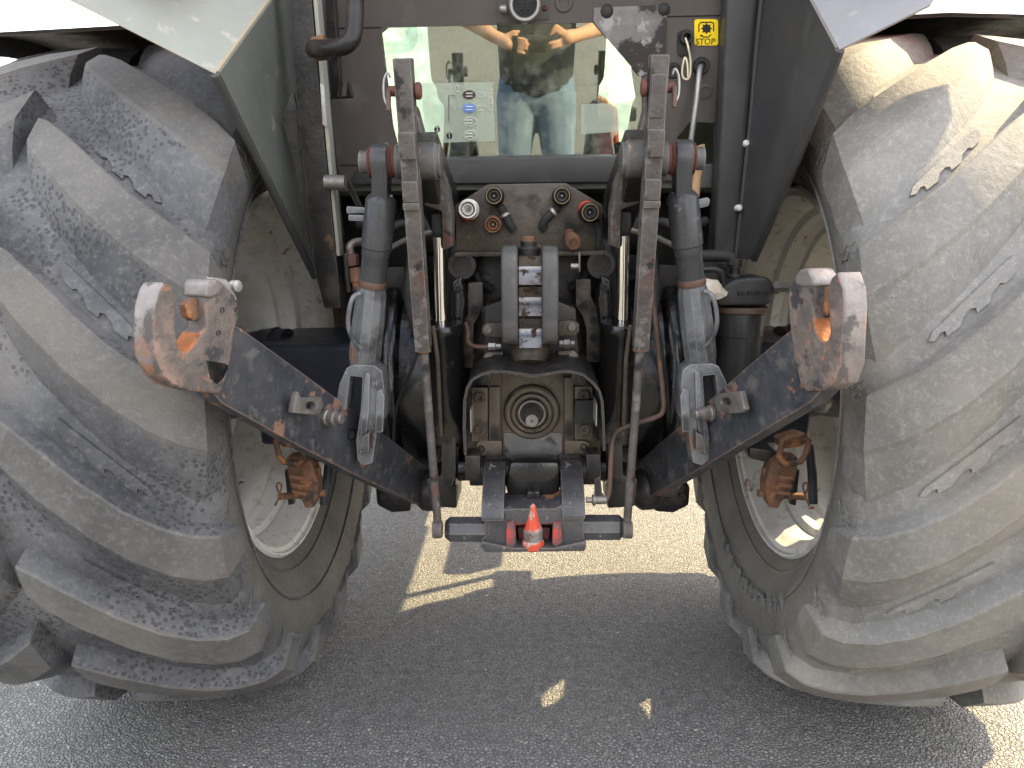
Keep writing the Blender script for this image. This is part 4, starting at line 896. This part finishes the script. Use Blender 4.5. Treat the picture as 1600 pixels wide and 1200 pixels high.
# window stickers
m_film = bpy.data.materials.new('clear film'); m_film.use_nodes = True
_t = m_film.node_tree; _p = _t.nodes['Principled BSDF']; _p.inputs['Base Color'].default_value = (.55, .63, .52, 1); _p.inputs['Alpha'].default_value = .30; _p.inputs['Roughness'].default_value = .4
film = decal('instruction_film', [(658, 130), (770, 128), (774, 220), (664, 224)], m_film, rw, -.008, .0005)
decal('instruction_film', [(908, 163), (984, 160), (984, 204), (908, 210)], m_film, rw, -.008, .0005)
def oval(x, y, rx, ry, k=20): return [(x + rx * math.cos(i * 2 * math.pi / k), y + ry * math.sin(i * 2 * math.pi / k)) for i in range(k)]
WO = -.006
decal('film_oval', oval(733, 148, 10, 7), m_brownp, rw, WO); decal('film_oval', oval(733, 169, 10, 7.5), m_bluep, rw, WO)
def loop(name, pts, r, mat): return ob(name, tube(NB(), [PL(x, y, wp0 + wn * (WO + .002), wn) for x, y in pts], px(r, 1.95), 5, closed=True), mat, rw)
for y in (190, 211): loop('film_oval_outline', oval(735, y, 10, 7), .45, m_white)
for y in (148, 169):
    loop('film_arrow_box', [(747, y - 4), (755, y - 4), (759, y), (755, y + 4), (747, y + 4)], .45, m_white)
    loop('film_mark', [(709, y), (712, y - 3), (712, y + 3)], .45, m_white)
for y in (148, 169, 190, 211):
    for dy in (-2.2, 2.4):
        ob('film_symbol', tube(NB(), [PL(x, y + dy, wp0 + wn * (WO + .003), wn) for x in (728, 738.5)], px(.75, 1.95), 5), m_white, rw)
for x, y in ((714, 139), (766, 158)): loop('film_lock', [(x - 3, y), (x - 3, y - 4), (x, y - 6), (x + 3, y - 4), (x + 3, y), (x + 3, y + 4), (x - 3, y + 4)], .5, m_white)
loop('film_lock', [(763, 166), (769, 166), (769, 173), (763, 173)], .5, m_white)
line('film_line', [(710, 149), (701, 149), (701, 190)], .4, m_brownp, rw, WO + .002)
for x, y, ch in ((683, 202, '2'), (702, 212, '1')):
    ds = decal('film_number_disc', oval(x, y, 4.6, 5), m_ink, rw, WO, .001)
    text_ob('film_number', ch, px(9, 1.95), .0003, m_white, rw, PL(x, y, wp0 + wn * (WO + .0025), wn), (1, 0, 0), Vector((0, -math.sin(TILT), math.cos(TILT))))

# right post, riveted inner panel and fenders
ob('cab_post', prism(NB(), [P(1138, -60, 1.82), P(1190, -60, 1.82), P(1178, 80, 1.85), P(1150, 400, 1.90), P(1116, 400, 1.90), P(1128, 190, 1.87)], (0, .08, 0)), m_paneld, T, bevel=.01, seg=3)
ob('cab_bead', tube(NB(), [P(1194, -40, 1.81), P(1184, 60, 1.84), P(1172, 200, 1.87), P(1150, 405, 1.89)], .006, 8), m_paneld, T)
def fender(s):
    q = lambda x, y, Y: P(x, y, Y)
    if s > 0:
        inner = [q(1196, -60, 1.82), q(1262, -20, 1.60), q(1312, 77, 1.45), q(1245, 250, 1.62), q(1178, 405, 1.84), q(1150, 405, 1.90), q(1180, 100, 1.86)]
        top = [q(1230, -60, 1.66), q(1260, -20, 1.60), q(1312, 77, 1.45), q(1456, 6, 1.40), q(1500, -60, 1.46)]
        edge = [q(1312, 78, 1.449), q(1245, 250, 1.618), q(1178, 405, 1.838)]; riv = [(1184, 114), (1166, 224), (1155, 325)]
    else:
        inner = [q(455, -60, 1.90), q(420, 0, 1.62), q(336, 115, 1.45), q(412, 270, 1.62), q(492, 432, 1.84), q(525, 432, 1.92), q(482, 140, 1.90)]
        top = [q(445, -60, 1.66), q(420, 0, 1.62), q(336, 115, 1.45), q(110, 0, 1.40), q(60, -60, 1.46)]
        edge = [q(336, 116, 1.449), q(412, 270, 1.618), q(492, 432, 1.838)]; riv = [(449, 192), (478, 358)]
    def sheet(pts, th, nudge):
        bm = NB(); c = sum(pts, Vector()) / len(pts)
        n = (pts[1] - pts[0]).cross(pts[2] - pts[0]).normalized()
        if n.dot(C0 - c) < 0: n = -n
        F = [bm.verts.new(p) for p in pts]; B = [bm.verts.new(p - n * th) for p in pts]
        fc = bm.verts.new(c); bc_ = bm.verts.new(c - n * th); k = len(pts)
        for i in range(k):
            j = (i + 1) % k; bm.faces.new((F[i], F[j], fc)); bm.faces.new((B[j], B[i], bc_)); bm.faces.new((F[i], B[i], B[j], F[j]))
        return bm
    fd = ob('fender', sheet(top, .006, 0), m_green_lit if s < 0 else m_fenderr, T, smooth=25, label='left fender plate with a rust-edged corner' if s < 0 else 'right fender plate')
    ob('inner_panel', sheet(inner, .005, 0), m_inner if s < 0 else m_paneld, fd, smooth=25)
    ob('edge_fold', tube(NB(), edge, .009, 8, 3), m_paneld, fd)
    for x, y in riv: ob('rivet', lathe(NB(), P(x, y, 1.87 if s > 0 else 1.85), (0, -1, 0), [(.008, -.05), (.008, .003), (.005, .007), (.001, .008)], 12), m_white, fd)
    # arched mudguard over the outer half of the tyre
    bm = NB(); rows = []
    for i in range(19):
        a = R(74 + i * 4.4); rr = .856
        rows.append([bm.verts.new((s * x, AX.y - (rr + dr) * math.cos(a), AX.z + (rr + dr) * math.sin(a))) for x, dr in ((.60, .0), (.9, .012), (1.24, 0), (1.262, -.05), (1.255, -.05), (1.232, -.008), (.9, .004), (.60, -.008))])
    for a, b in zip(rows, rows[1:]):
        for k in range(8): bm.faces.new((a[k], a[(k + 1) % 8], b[(k + 1) % 8], b[k]))
    bm.faces.new(rows[0]); bm.faces.new(rows[-1][::-1])
    ob('mudguard', bm, m_black, fd)
    bm = NB(); prism(bm, [(s * .60, 1.44, 1.67), (s * 1.10, 1.44, 1.67), (s * 1.10, 1.44, 2.02), (s * .60, 1.44, 2.02)], (0, .22, .02)); ob('sun_block_box', bm, m_redp, fd, bevel=.03, seg=3)  # unseen box added above the fender to keep sun off the left claw
    for k_, mm in enumerate((m_dkred, m_brass)):
        bm = NB(); prism(bm, [(s * (.66 + .2 * k_), 1.436, 1.79), (s * (.82 + .2 * k_), 1.436, 1.79), (s * (.82 + .2 * k_), 1.436, 1.97), (s * (.66 + .2 * k_), 1.436, 1.97)], (0, .03, 0)); ob('block_box_lens', bm, mm, fd, bevel=.008)  # lenses that only dress the added box
    
fender(-1); fender(1)

# left upright bar with grab handle
ub = ob('upright_bar', prism(NB(), [P(446, -60, 1.62), P(482, -60, 1.62), P(500, 150, 1.66), P(527, 420, 1.70), P(532, 482, 1.71), P(506, 482, 1.71), P(490, 420, 1.70), P(462, 150, 1.66)], (.012, .05, 0)), m_black, T, bevel=.004)
ob('bar_lit_face', prism(NB(), [P(484, -60, 1.615), P(491, -60, 1.615), P(508, 150, 1.655), P(531, 400, 1.695), P(526, 400, 1.695), P(502, 150, 1.655)], (0, .04, 0)), m_green_lit, ub, bevel=.002)  # pale strip stands for the greenish lit right face of the bar
ob('serial_plate', prism(NB(), [P(500, 130, 1.648), P(506, 133, 1.648), P(511, 198, 1.655), P(504, 195, 1.655)], (0, .003, 0)), m_steel, ub, bevel=.0005)
ob('grab_handle', tube(NB(), [P(488, 76, 1.58), P(510, 76, 1.55), P(536, 72, 1.53), P(550, 60, 1.53), P(554, 36, 1.54), P(555, 0, 1.56), P(555, -50, 1.6)], px(13, 1.55), 14, 5), m_black, T)
ob('handle_foot', prism(NB(), [P(484, 58, 1.57), P(505, 52, 1.57), P(508, 86, 1.57), P(486, 88, 1.57)], (0, .05, 0)), m_rust, ub, bevel=.004)
ob('side_post', prism(NB(), [P(505, -60, 1.75), P(518, -60, 1.75), P(531, 130, 1.77), P(528, 150, 1.77), P(540, 150, 1.77), P(542, 122, 1.77), P(549, 150, 1.78), P(512, 152, 1.78)], (0, .03, 0)), m_black, T)
ob('bar_bracket', prism(NB(), [P(458, 142, 1.69), P(440, 185, 1.69), P(462, 262, 1.70), P(490, 420, 1.73), P(500, 420, 1.73), P(470, 200, 1.70)], (0, .01, 0)), m_black, ub, bevel=.002)
ob('bar_pin', cyl(NB(), P(508, 285, 1.66), P(540, 285, 1.66), px(11, 1.66), seg=20), m_steeld, ub)
ob('pin_stay', bar(NB(), P(541, 280, 1.72), P(563, 325, 1.74), .012, .006), m_black, ub)
# two small steel tabs left, one right
tl = ob('latch_tab', prism(NB(), [P(x, y, 1.62) for x, y in ((541, 322), (570, 324), (570, 333), (541, 334))], (0, .02, 0)), m_greyp, T, bevel=.003)
ob('latch_tab', prism(NB(), [P(x, y, 1.62) for x, y in ((544, 335), (571, 336), (571, 346), (544, 345))], (0, .02, 0)), m_greyp, T, bevel=.003)
ob('latch_tab', prism(NB(), [P(x, y, 1.60) for x, y in ((1078, 314), (1106, 308), (1110, 312), (1108, 322), (1080, 329))], (0, .012, 0)), m_greyp, T, bevel=.003)
# connectors left of the left lift rod
cn = ob('hose_connector', prism(NB(), [P(x, y, 1.70) for x, y in ((541, 398), (556, 396), (557, 415), (543, 417))], (0, .03, 0)), m_rustm, T, bevel=.003)
ob('connector_elbow', tube(NB(), [P(548, 396, 1.71), P(547, 385, 1.71), P(554, 379, 1.72), P(568, 377, 1.74)], .009, 10, 4), m_steeld, cn)
ob('connector_arm', tube(NB(), [P(540, 396, 1.70), P(542, 430, 1.70), P(545, 455, 1.71)], .005, 8), m_black, cn)
ob('connector_body', lathe(NB(), P(554, 418, 1.71), (.1, 0, -1), [(.010, 0), (.014, .005), (.014, .03), (.010, .034), (.012, .05), (.008, .06)], 12), m_rust, cn)

# --- hydraulic filter assembly on the right
YF = 1.74
fl = ob('hydraulic_filter', lathe(NB(), P(1158, 482, YF), P(1150, 600, YF) - P(1158, 482, YF), [(.052, 0), (.054, .004), (.053, .06), (.051, .062), (.050, .165), (.045, .175)], 32), m_canister, T)
hd = ob('filter_head', prism(NB(), [P(x, y, YF - .05) for x, y in ((1120, 458), (1132, 447), (1150, 436), (1196, 432), (1206, 438), (1207, 470), (1199, 478), (1122, 478), (1118, 468))], (0, .10, 0)), m_canister, fl, bevel=.008, seg=3)
ob('filter_ring', lathe(NB(), P(1158, 478, YF), (0, 0, -1), [(.056, 0), (.0575, .002), (.0575, .012), (.055, .014)], 32), m_pipe, fl)
text_ob('cast_lettering', 'TG 0140 A6', px(9.5, 1.7), .0035, m_canister, fl, P(1176, 458, YF - .0515), (1, 0, .04), (0, 0, 1))
for x0, x1, y in ((1104, 1122, 462), (1206, 1232, 449)):
    ob('filter_fitting', lathe(NB(), P(x0, y, YF), P(x1, y, YF) - P(x0, y, YF), [(.012, 0), (.016, .003), (.016, .014), (.011, .016), (.011, .036)], 6), m_steeld, fl, smooth=20)
ob('filter_post', lathe(NB(), P(1148, 440, YF), (0, 0, 1), [(.016, -.01), (.016, .014), (.012, .016), (.012, .03), (.015, .032), (.015, .05)], 12), m_black, fl)
ob('delivery_hose', tube(NB(), [P(1145, 413, YF), P(1143, 403, YF), P(1130, 399, YF), P(1095, 399, YF), P(1070, 400, YF + .02)], .0125, 12, 4), m_rubber, fl)
ob('filter_bracket', tube(NB(), [P(1080, 421, YF - .02), P(1118, 421, YF - .02), P(1127, 425, YF - .02), P(1130, 438, YF - .02), P(1131, 468, YF - .02)], .007, 8), m_black, fl)
ob('bracket_plate', prism(NB(), [P(x, y, YF + .06) for x, y in ((1078, 410), (1150, 410), (1150, 470), (1130, 480), (1118, 520), (1078, 520))], (0, .01, 0)), m_black, fl, bevel=.002)

# --- cab body: posts, glass, roof, floor, seat
def cab():
    y0, y1, z0, z1 = 1.72, 3.45, 1.72, 2.85
    fl_ = ob('cab_floor', prism(NB(), [(-.62, 1.99, 1.30), (.62, 1.99, 1.30), (.62, 1.99, 1.36), (-.62, 1.99, 1.36)], (0, 1.5, 0)), m_cabin, T, bevel=.01)
    for s in (-1, 1):
        ob('cab_wall', prism(NB(), [(s * .62, 1.99, 1.30), (s * .62, 3.45, 1.30), (s * .66, 3.45, 1.66), (s * .66, 1.93, 1.66)], (s * .03, 0, 0)), m_paneld, T, bevel=.005)
        ob('cab_pillar', bar(NB(), (s * .60, 1.82, 1.64), (s * .64, 1.62, 2.9), .13, .16), m_paneld, T, bevel=.02)
        ob('cab_pillar', bar(NB(), (s * .67, 2.55, 1.64), (s * .67, 2.55, 2.9), .06, .08), m_paneld, T, bevel=.01)
        ob('cab_pillar', bar(NB(), (s * .66, 3.42, 1.30), (s * .66, 3.42, 2.9), .07, .07), m_paneld, T, bevel=.01)
        ob('side_glass', prism(NB(), [(s * .68, 1.80, 1.66), (s * .68, 3.40, 1.66), (s * .68, 3.40, 2.88), (s * .68, 1.64, 2.88)], (s * .004, 0, 0)), m_glassc, T, smooth=0)
    ob('upper_rear_glass', prism(NB(), [(-.58, 1.80, 1.80), (.58, 1.80, 1.80), (.60, 1.62, 2.86), (-.60, 1.62, 2.86)], (0, .004, .001)), m_glassc, T, smooth=0)
    ob('windscreen', prism(NB(), [(-.63, 3.43, 1.45), (.63, 3.43, 1.45), (.63, 3.43, 2.88), (-.63, 3.43, 2.88)], (0, .004, 0)), m_glassc, T, smooth=0)
    ob('rear_sill', prism(NB(), [(-.62, 1.86, 1.74), (.62, 1.86, 1.74), (.62, 1.79, 1.82), (-.62, 1.79, 1.82)], (0, .03, 0)), m_paneld, T)
    ob('cab_roof', prism(NB(), [(-.76, 1.42, 2.86), (.76, 1.42, 2.86), (.76, 1.42, 2.98), (.66, 1.42, 3.06), (-.66, 1.42, 3.06), (-.76, 1.42, 2.98)], (0, 2.15, 0)), m_redp, T, bevel=.03)
    st = ob('driver_seat', prism(NB(), [(-.30, 2.42, 1.62), (.22, 2.42, 1.62), (.24, 2.42, 2.05), (.17, 2.42, 2.38), (-.25, 2.42, 2.38), (-.32, 2.42, 2.05)], (0, .13, .0)), m_seat, T, bevel=.04, seg=4)
    ob('seat_cushion', prism(NB(), [(-.29, 2.46, 1.58), (.21, 2.46, 1.58), (.21, 2.46, 1.72), (-.29, 2.46, 1.72)], (0, .5, 0)), m_seat, st, bevel=.04, seg=3)
    ob('seat_base', prism(NB(), [(-.26, 2.40, 1.35), (.20, 2.40, 1.35), (.20, 2.40, 1.60), (-.26, 2.40, 1.60)], (0, .5, 0)), m_seat, st, bevel=.02)
    ob('side_console', prism(NB(), [(.36, 2.2, 1.36), (.58, 2.2, 1.36), (.58, 2.2, 1.62), (.40, 2.2, 1.60)], (0, 1.0, .1)), m_cabin, T, bevel=.03)
    kn = P(968, 235, 2.02); ob('console_knob', lathe(NB(), kn, (0, -1, 0), [(.016, -.03), (.02, 0), (.02, .008), (.013, .014)], 20), m_rubber, T)
    ob('interior_lever', tube(NB(), [(.34, 2.3, 1.50), (.31, 2.32, 1.68), (.36, 2.36, 1.80)], .028, 10, 4), m_rubber, T)
cab()
ob('cab_skirt', prism(NB(), [(.70, 2.60, 1.19), (.78, 2.60, 1.19), (.78, 2.60, 1.48), (.70, 2.60, 1.48)], (0, 1.0, 0)), m_black, T, bevel=.02, seg=3)
ob('battery_box', prism(NB(), [(.62, 3.02, .82), (.72, 3.02, .82), (.72, 3.02, .95), (.62, 3.02, .95)], (0, .5, 0)), m_black, T, bevel=.02, seg=3)
ob('fuel_tank', prism(NB(), [(-.40, 2.80, .80), (-.78, 2.80, .80), (-.78, 2.80, 1.26), (-.40, 2.80, 1.26)], (0, .9, 0)), m_black, T, bevel=.04, seg=3)
stp = ob('cab_step', prism(NB(), [(.72, 2.74, .84), (.84, 2.74, .84), (.84, 2.74, .86), (.72, 2.74, .86)], (0, .26, 0)), m_black, T, bevel=.004)
for yy in (2.75, 2.99): ob('step_hanger', bar(NB(), (.77, yy, .85), (.77, yy, 1.22), .03, .012, side=Vector((0, 1, 0))), m_black, stp)
ob('bonnet', prism(NB(), [(-.34, 3.5, 1.15), (.34, 3.5, 1.15), (.40, 3.5, 1.4), (.38, 3.5, 1.72), (.22, 3.5, 1.80), (-.22, 3.5, 1.80), (-.38, 3.5, 1.72), (-.40, 3.5, 1.4)], (0, 1.75, -.12)), m_redp, T, bevel=.05, seg=3)
ob('engine_block', prism(NB(), [(-.26, 3.5, .62), (.26, 3.5, .62), (.28, 3.5, 1.2), (-.28, 3.5, 1.2)], (0, 1.6, 0)), m_black, T, bevel=.03)
ob('front_axle', prism(NB(), [(-.75, 4.65, .58), (.75, 4.65, .58), (.75, 4.65, .74), (-.75, 4.65, .74)], (0, .2, 0)), m_black, T, bevel=.03)
for s in (-1, 1):
    c = Vector((s * .95, 4.75, .66)); X = Vector((-s, 0, 0))
    fw = ob('front_wheel', lathe(NB(), c, X, [(.04, -.06), (.12, -.06), (.15, 0), (.28, .02), (.31, -.06), (.32, -.02), (.34, .16), (.36, .17), (.345, .19), (.30, .05), (.15, .03), (.05, .03)], 32), m_rimp, T)
    bm = NB(); lathe(bm, c, X, [(.35, .17), (.40, .21), (.48, .225), (.57, .21), (.61, .16), (.62, 0), (.61, -.16), (.57, -.21), (.48, -.225), (.40, -.21), (.35, -.17)], 48, caps=False)
    for k in range(34):
        a = k * 2 * math.pi / 34; sd = 1 if k % 2 else -1
        e = lambda a_, r_, w_: c + X * w_ + Vector((0, -math.cos(a_) * r_, math.sin(a_) * r_))
        bar(bm, e(a, .635, sd * .01), e(a - .22, .615, sd * .20), .045, .05, side=(e(a + .1, .6, 0) - e(a - .1, .6, 0)).normalized())
    for v in bm.verts: squash(v.co)
    ob('tyre', bm, m_tyreF, fw)

# ---------------------------------------------------------------- loose things lodged on the tractor
o = ob('wooden_handle', prism(NB(), [P(x, y, 1.90) for x, y in ((1088, 228), (1103, 223), (1102, 250), (1096, 280), (1094, 310), (1076, 311), (1082, 285), (1086, 255))], (0, .028, 0)), m_wood, None, bevel=.008, seg=3)
o['label'] = 'pale wooden tool handle stuck upright behind the right lift rod'; o['category'] = 'tool handle'
bm = NB(); tube(bm, [P(1083, 456, 1.66), P(1092, 452, 1.66), P(1102, 453, 1.66), P(1112, 452, 1.66), P(1120, 460, 1.67), P(1121, 466, 1.67)], [.012, .018, .021, .022, .020, .011], 14, 3)
for v in bm.verts: v.co += Vector((random.uniform(-1, 1), random.uniform(-1, 1), random.uniform(-1, 1))) * .0035
o = ob('rag', bm, m_cloth, None, smooth=60); o['label'] = 'dirty white rag stuffed beside the hydraulic filter head'; o['category'] = 'rag'
bt = empty('bottle', P(1100, 565, 1.68), 'slim grey bottle with red cap behind the right lift rod', 'bottle')
ob('bottle_body', lathe(NB(), P(1101, 566, 1.68), P(1097, 498, 1.68) - P(1101, 566, 1.68), [(.015, 0), (.0165, .003), (.0165, .075), (.011, .09), (.010, .096)], 20), m_steel, bt)
ob('cap', lathe(NB(), P(1097, 499, 1.68), (0, 0, 1), [(.0125, -.002), (.0125, .018), (.010, .02)], 18), m_redp, bt)

# ---------------------------------------------------------------- the photographer (seen in the window)
def remeshed(name, chains, mat, parent, vox, loc):
    bm = NB()
    for pts, rr in chains:
        pts = [Vector(p) for p in pts]
        for i in range(len(pts) - 1):
            a, b = pts[i], pts[i + 1]; ra, rb = rr[i], rr[i + 1]; L_ = (b - a).length
            pr = []
            for k in range(7):
                t = math.pi / 2 * k / 6; pr.append((ra * math.sin(t), -ra * math.cos(t)))
            for k in range(7):
                t = math.pi / 2 * k / 6; pr.append((rb * math.cos(t), L_ + rb * math.sin(t)))
            lathe(bm, a, b - a, pr, 14)
    me = bpy.data.meshes.new(name); bm.to_mesh(me); bm.free()
    t = bpy.data.objects.new(name, me); COL.objects.link(t)
    md = t.modifiers.new('r', 'REMESH'); md.mode = 'VOXEL'; md.voxel_size = vox
    sm = t.modifiers.new('s', 'SMOOTH'); sm.iterations = 4; sm.factor = .5
    bpy.context.view_layer.update()
    m2 = bpy.data.meshes.new_from_object(t.evaluated_get(bpy.context.evaluated_depsgraph_get()))
    bpy.data.objects.remove(t); bpy.data.meshes.remove(me)
    for f in m2.polygons: f.use_smooth = True
    c = Vector(loc)
    for v in m2.vertices: v.co -= c
    m2.name = name; m2.materials.clear(); m2.materials.append(mat)
    return link_obj(name, m2, mat, parent, c)
pc = Vector((.03, -.40, 0))
per = empty('person', pc, 'person in charcoal t-shirt and blue jeans holding a phone, reflected in the rear window', 'person')
V = lambda x, y, z: pc + Vector((x, y, z))
ch = [([V(0, 0, 1.40), V(0, .02, 1.50), V(0, .04, 1.62)], [.07, .062, .06]), ([V(0, .05, 1.66), V(0, .055, 1.72)], [.086, .09]), ([V(0, .10, 1.635), V(0, .12, 1.60)], [.055, .05]), ([V(0, .15, 1.68), V(0, .165, 1.645)], [.012, .016]),
      ([V(0, 0, 1.0), V(0, 0, 1.38)], [.12, .12]), ([V(-.085, .05, 1.67), V(-.095, .045, 1.64)], [.014, .012]), ([V(.085, .05, 1.67), V(.095, .045, 1.64)], [.014, .012])]
for s, el, wr_, hd in ((-1, V(-.36, .10, 1.30), V(-.20, .31, 1.245), V(-.135, .355, 1.225)), (1, V(.37, .10, 1.26), V(.20, .30, 1.245), V(.145, .345, 1.245))):
    ch.append(([V(s * .18, 0, 1.42), el, wr_, hd], [.062, .046, .030, .028]))
    ch.append(([wr_, hd], [.030, .034]))
    for k in range(4):       # four fingers
        z = .030 - .020 * k; ln = (.060, .068, .064, .052)[k]
        b0 = hd + Vector((-s * .022, .008, z)); b1 = b0 + Vector((-s * ln * .55, .018, -.004)); b2 = b1 + Vector((-s * ln * .5, .004, -.006))
        if s > 0 and k < 2: b1 += Vector((0, 0, .03)); b2 += Vector((.012, 0, .018))
        ch.append(([b0, b1, b2], [.0105, .0095, .008]))
    t0 = hd + Vector((s * .005, -.01, .03 if s < 0 else -.03)); ch.append(([t0, t0 + Vector((-s * .03, .012, .018 if s < 0 else -.012)), t0 + Vector((-s * .055, .014, .02 if s < 0 else -.006))], [.013, .011, .009]))
for s in (-1, 1): ch.append(([V(s * .10, 0, .92), V(s * .12, .02, .50), V(s * .13, -.01, .12)], [.07, .05, .04]))
remeshed('body', ch, m_skin, per, .0065, pc + Vector((0, 0, .9)))
remeshed('shirt', [([V(-.06, 0, .985), V(-.07, 0, 1.2), V(-.09, 0, 1.38)], [.135, .135, .115]), ([V(.06, 0, .985), V(.07, 0, 1.2), V(.09, 0, 1.38)], [.135, .135, .115]), ([V(0, .03, 1.0), V(0, .02, 1.36)], [.13, .12]),
                   ([V(-.13, 0, 1.42), V(-.20, .01, 1.41), V(-.285, .06, 1.345)], [.085, .083, .076]), ([V(.13, 0, 1.42), V(.20, .01, 1.41), V(.29, .06, 1.335)], [.085, .083, .076])], m_shirt, per, .012, pc + Vector((0, 0, 1.2)))
remeshed('jeans', [([V(-.075, 0, .99), V(-.10, 0, .86), V(-.125, .02, .50), V(-.14, -.01, .10)], [.120, .118, .084, .076]), ([V(.075, 0, .99), V(.10, 0, .86), V(.125, .02, .50), V(.14, -.01, .10)], [.120, .118, .084, .076]), ([V(-.05, .0, .93), V(.05, .0, .93)], [.125, .125])], m_jeans, per, .011, pc + Vector((0, 0, .5)))
remeshed('hair', [([V(0, .02, 1.735), V(0, .05, 1.765)], [.092, .082]), ([V(0, .0, 1.68), V(0, .0, 1.72)], [.088, .09])], m_hair, per, .01, pc + Vector((0, 0, 1.72)))
for s in (-1, 1): remeshed('shoe', [([V(s * .14, -.05, .045), V(s * .15, .08, .042), V(s * .155, .17, .036)], [.045, .045, .036])], m_shoe, per, .01, pc + Vector((s * .14, .05, .04)))
ph = ob('phone', prism(NB(), [(-.085, -.026, 1.187), (.075, -.026, 1.187), (.075, -.026, 1.263), (-.085, -.026, 1.263)], (0, .009, 0)), m_rubber, None, bevel=.003)
ph['label'] = 'black phone held level in both hands by the person'; ph['category'] = 'phone'
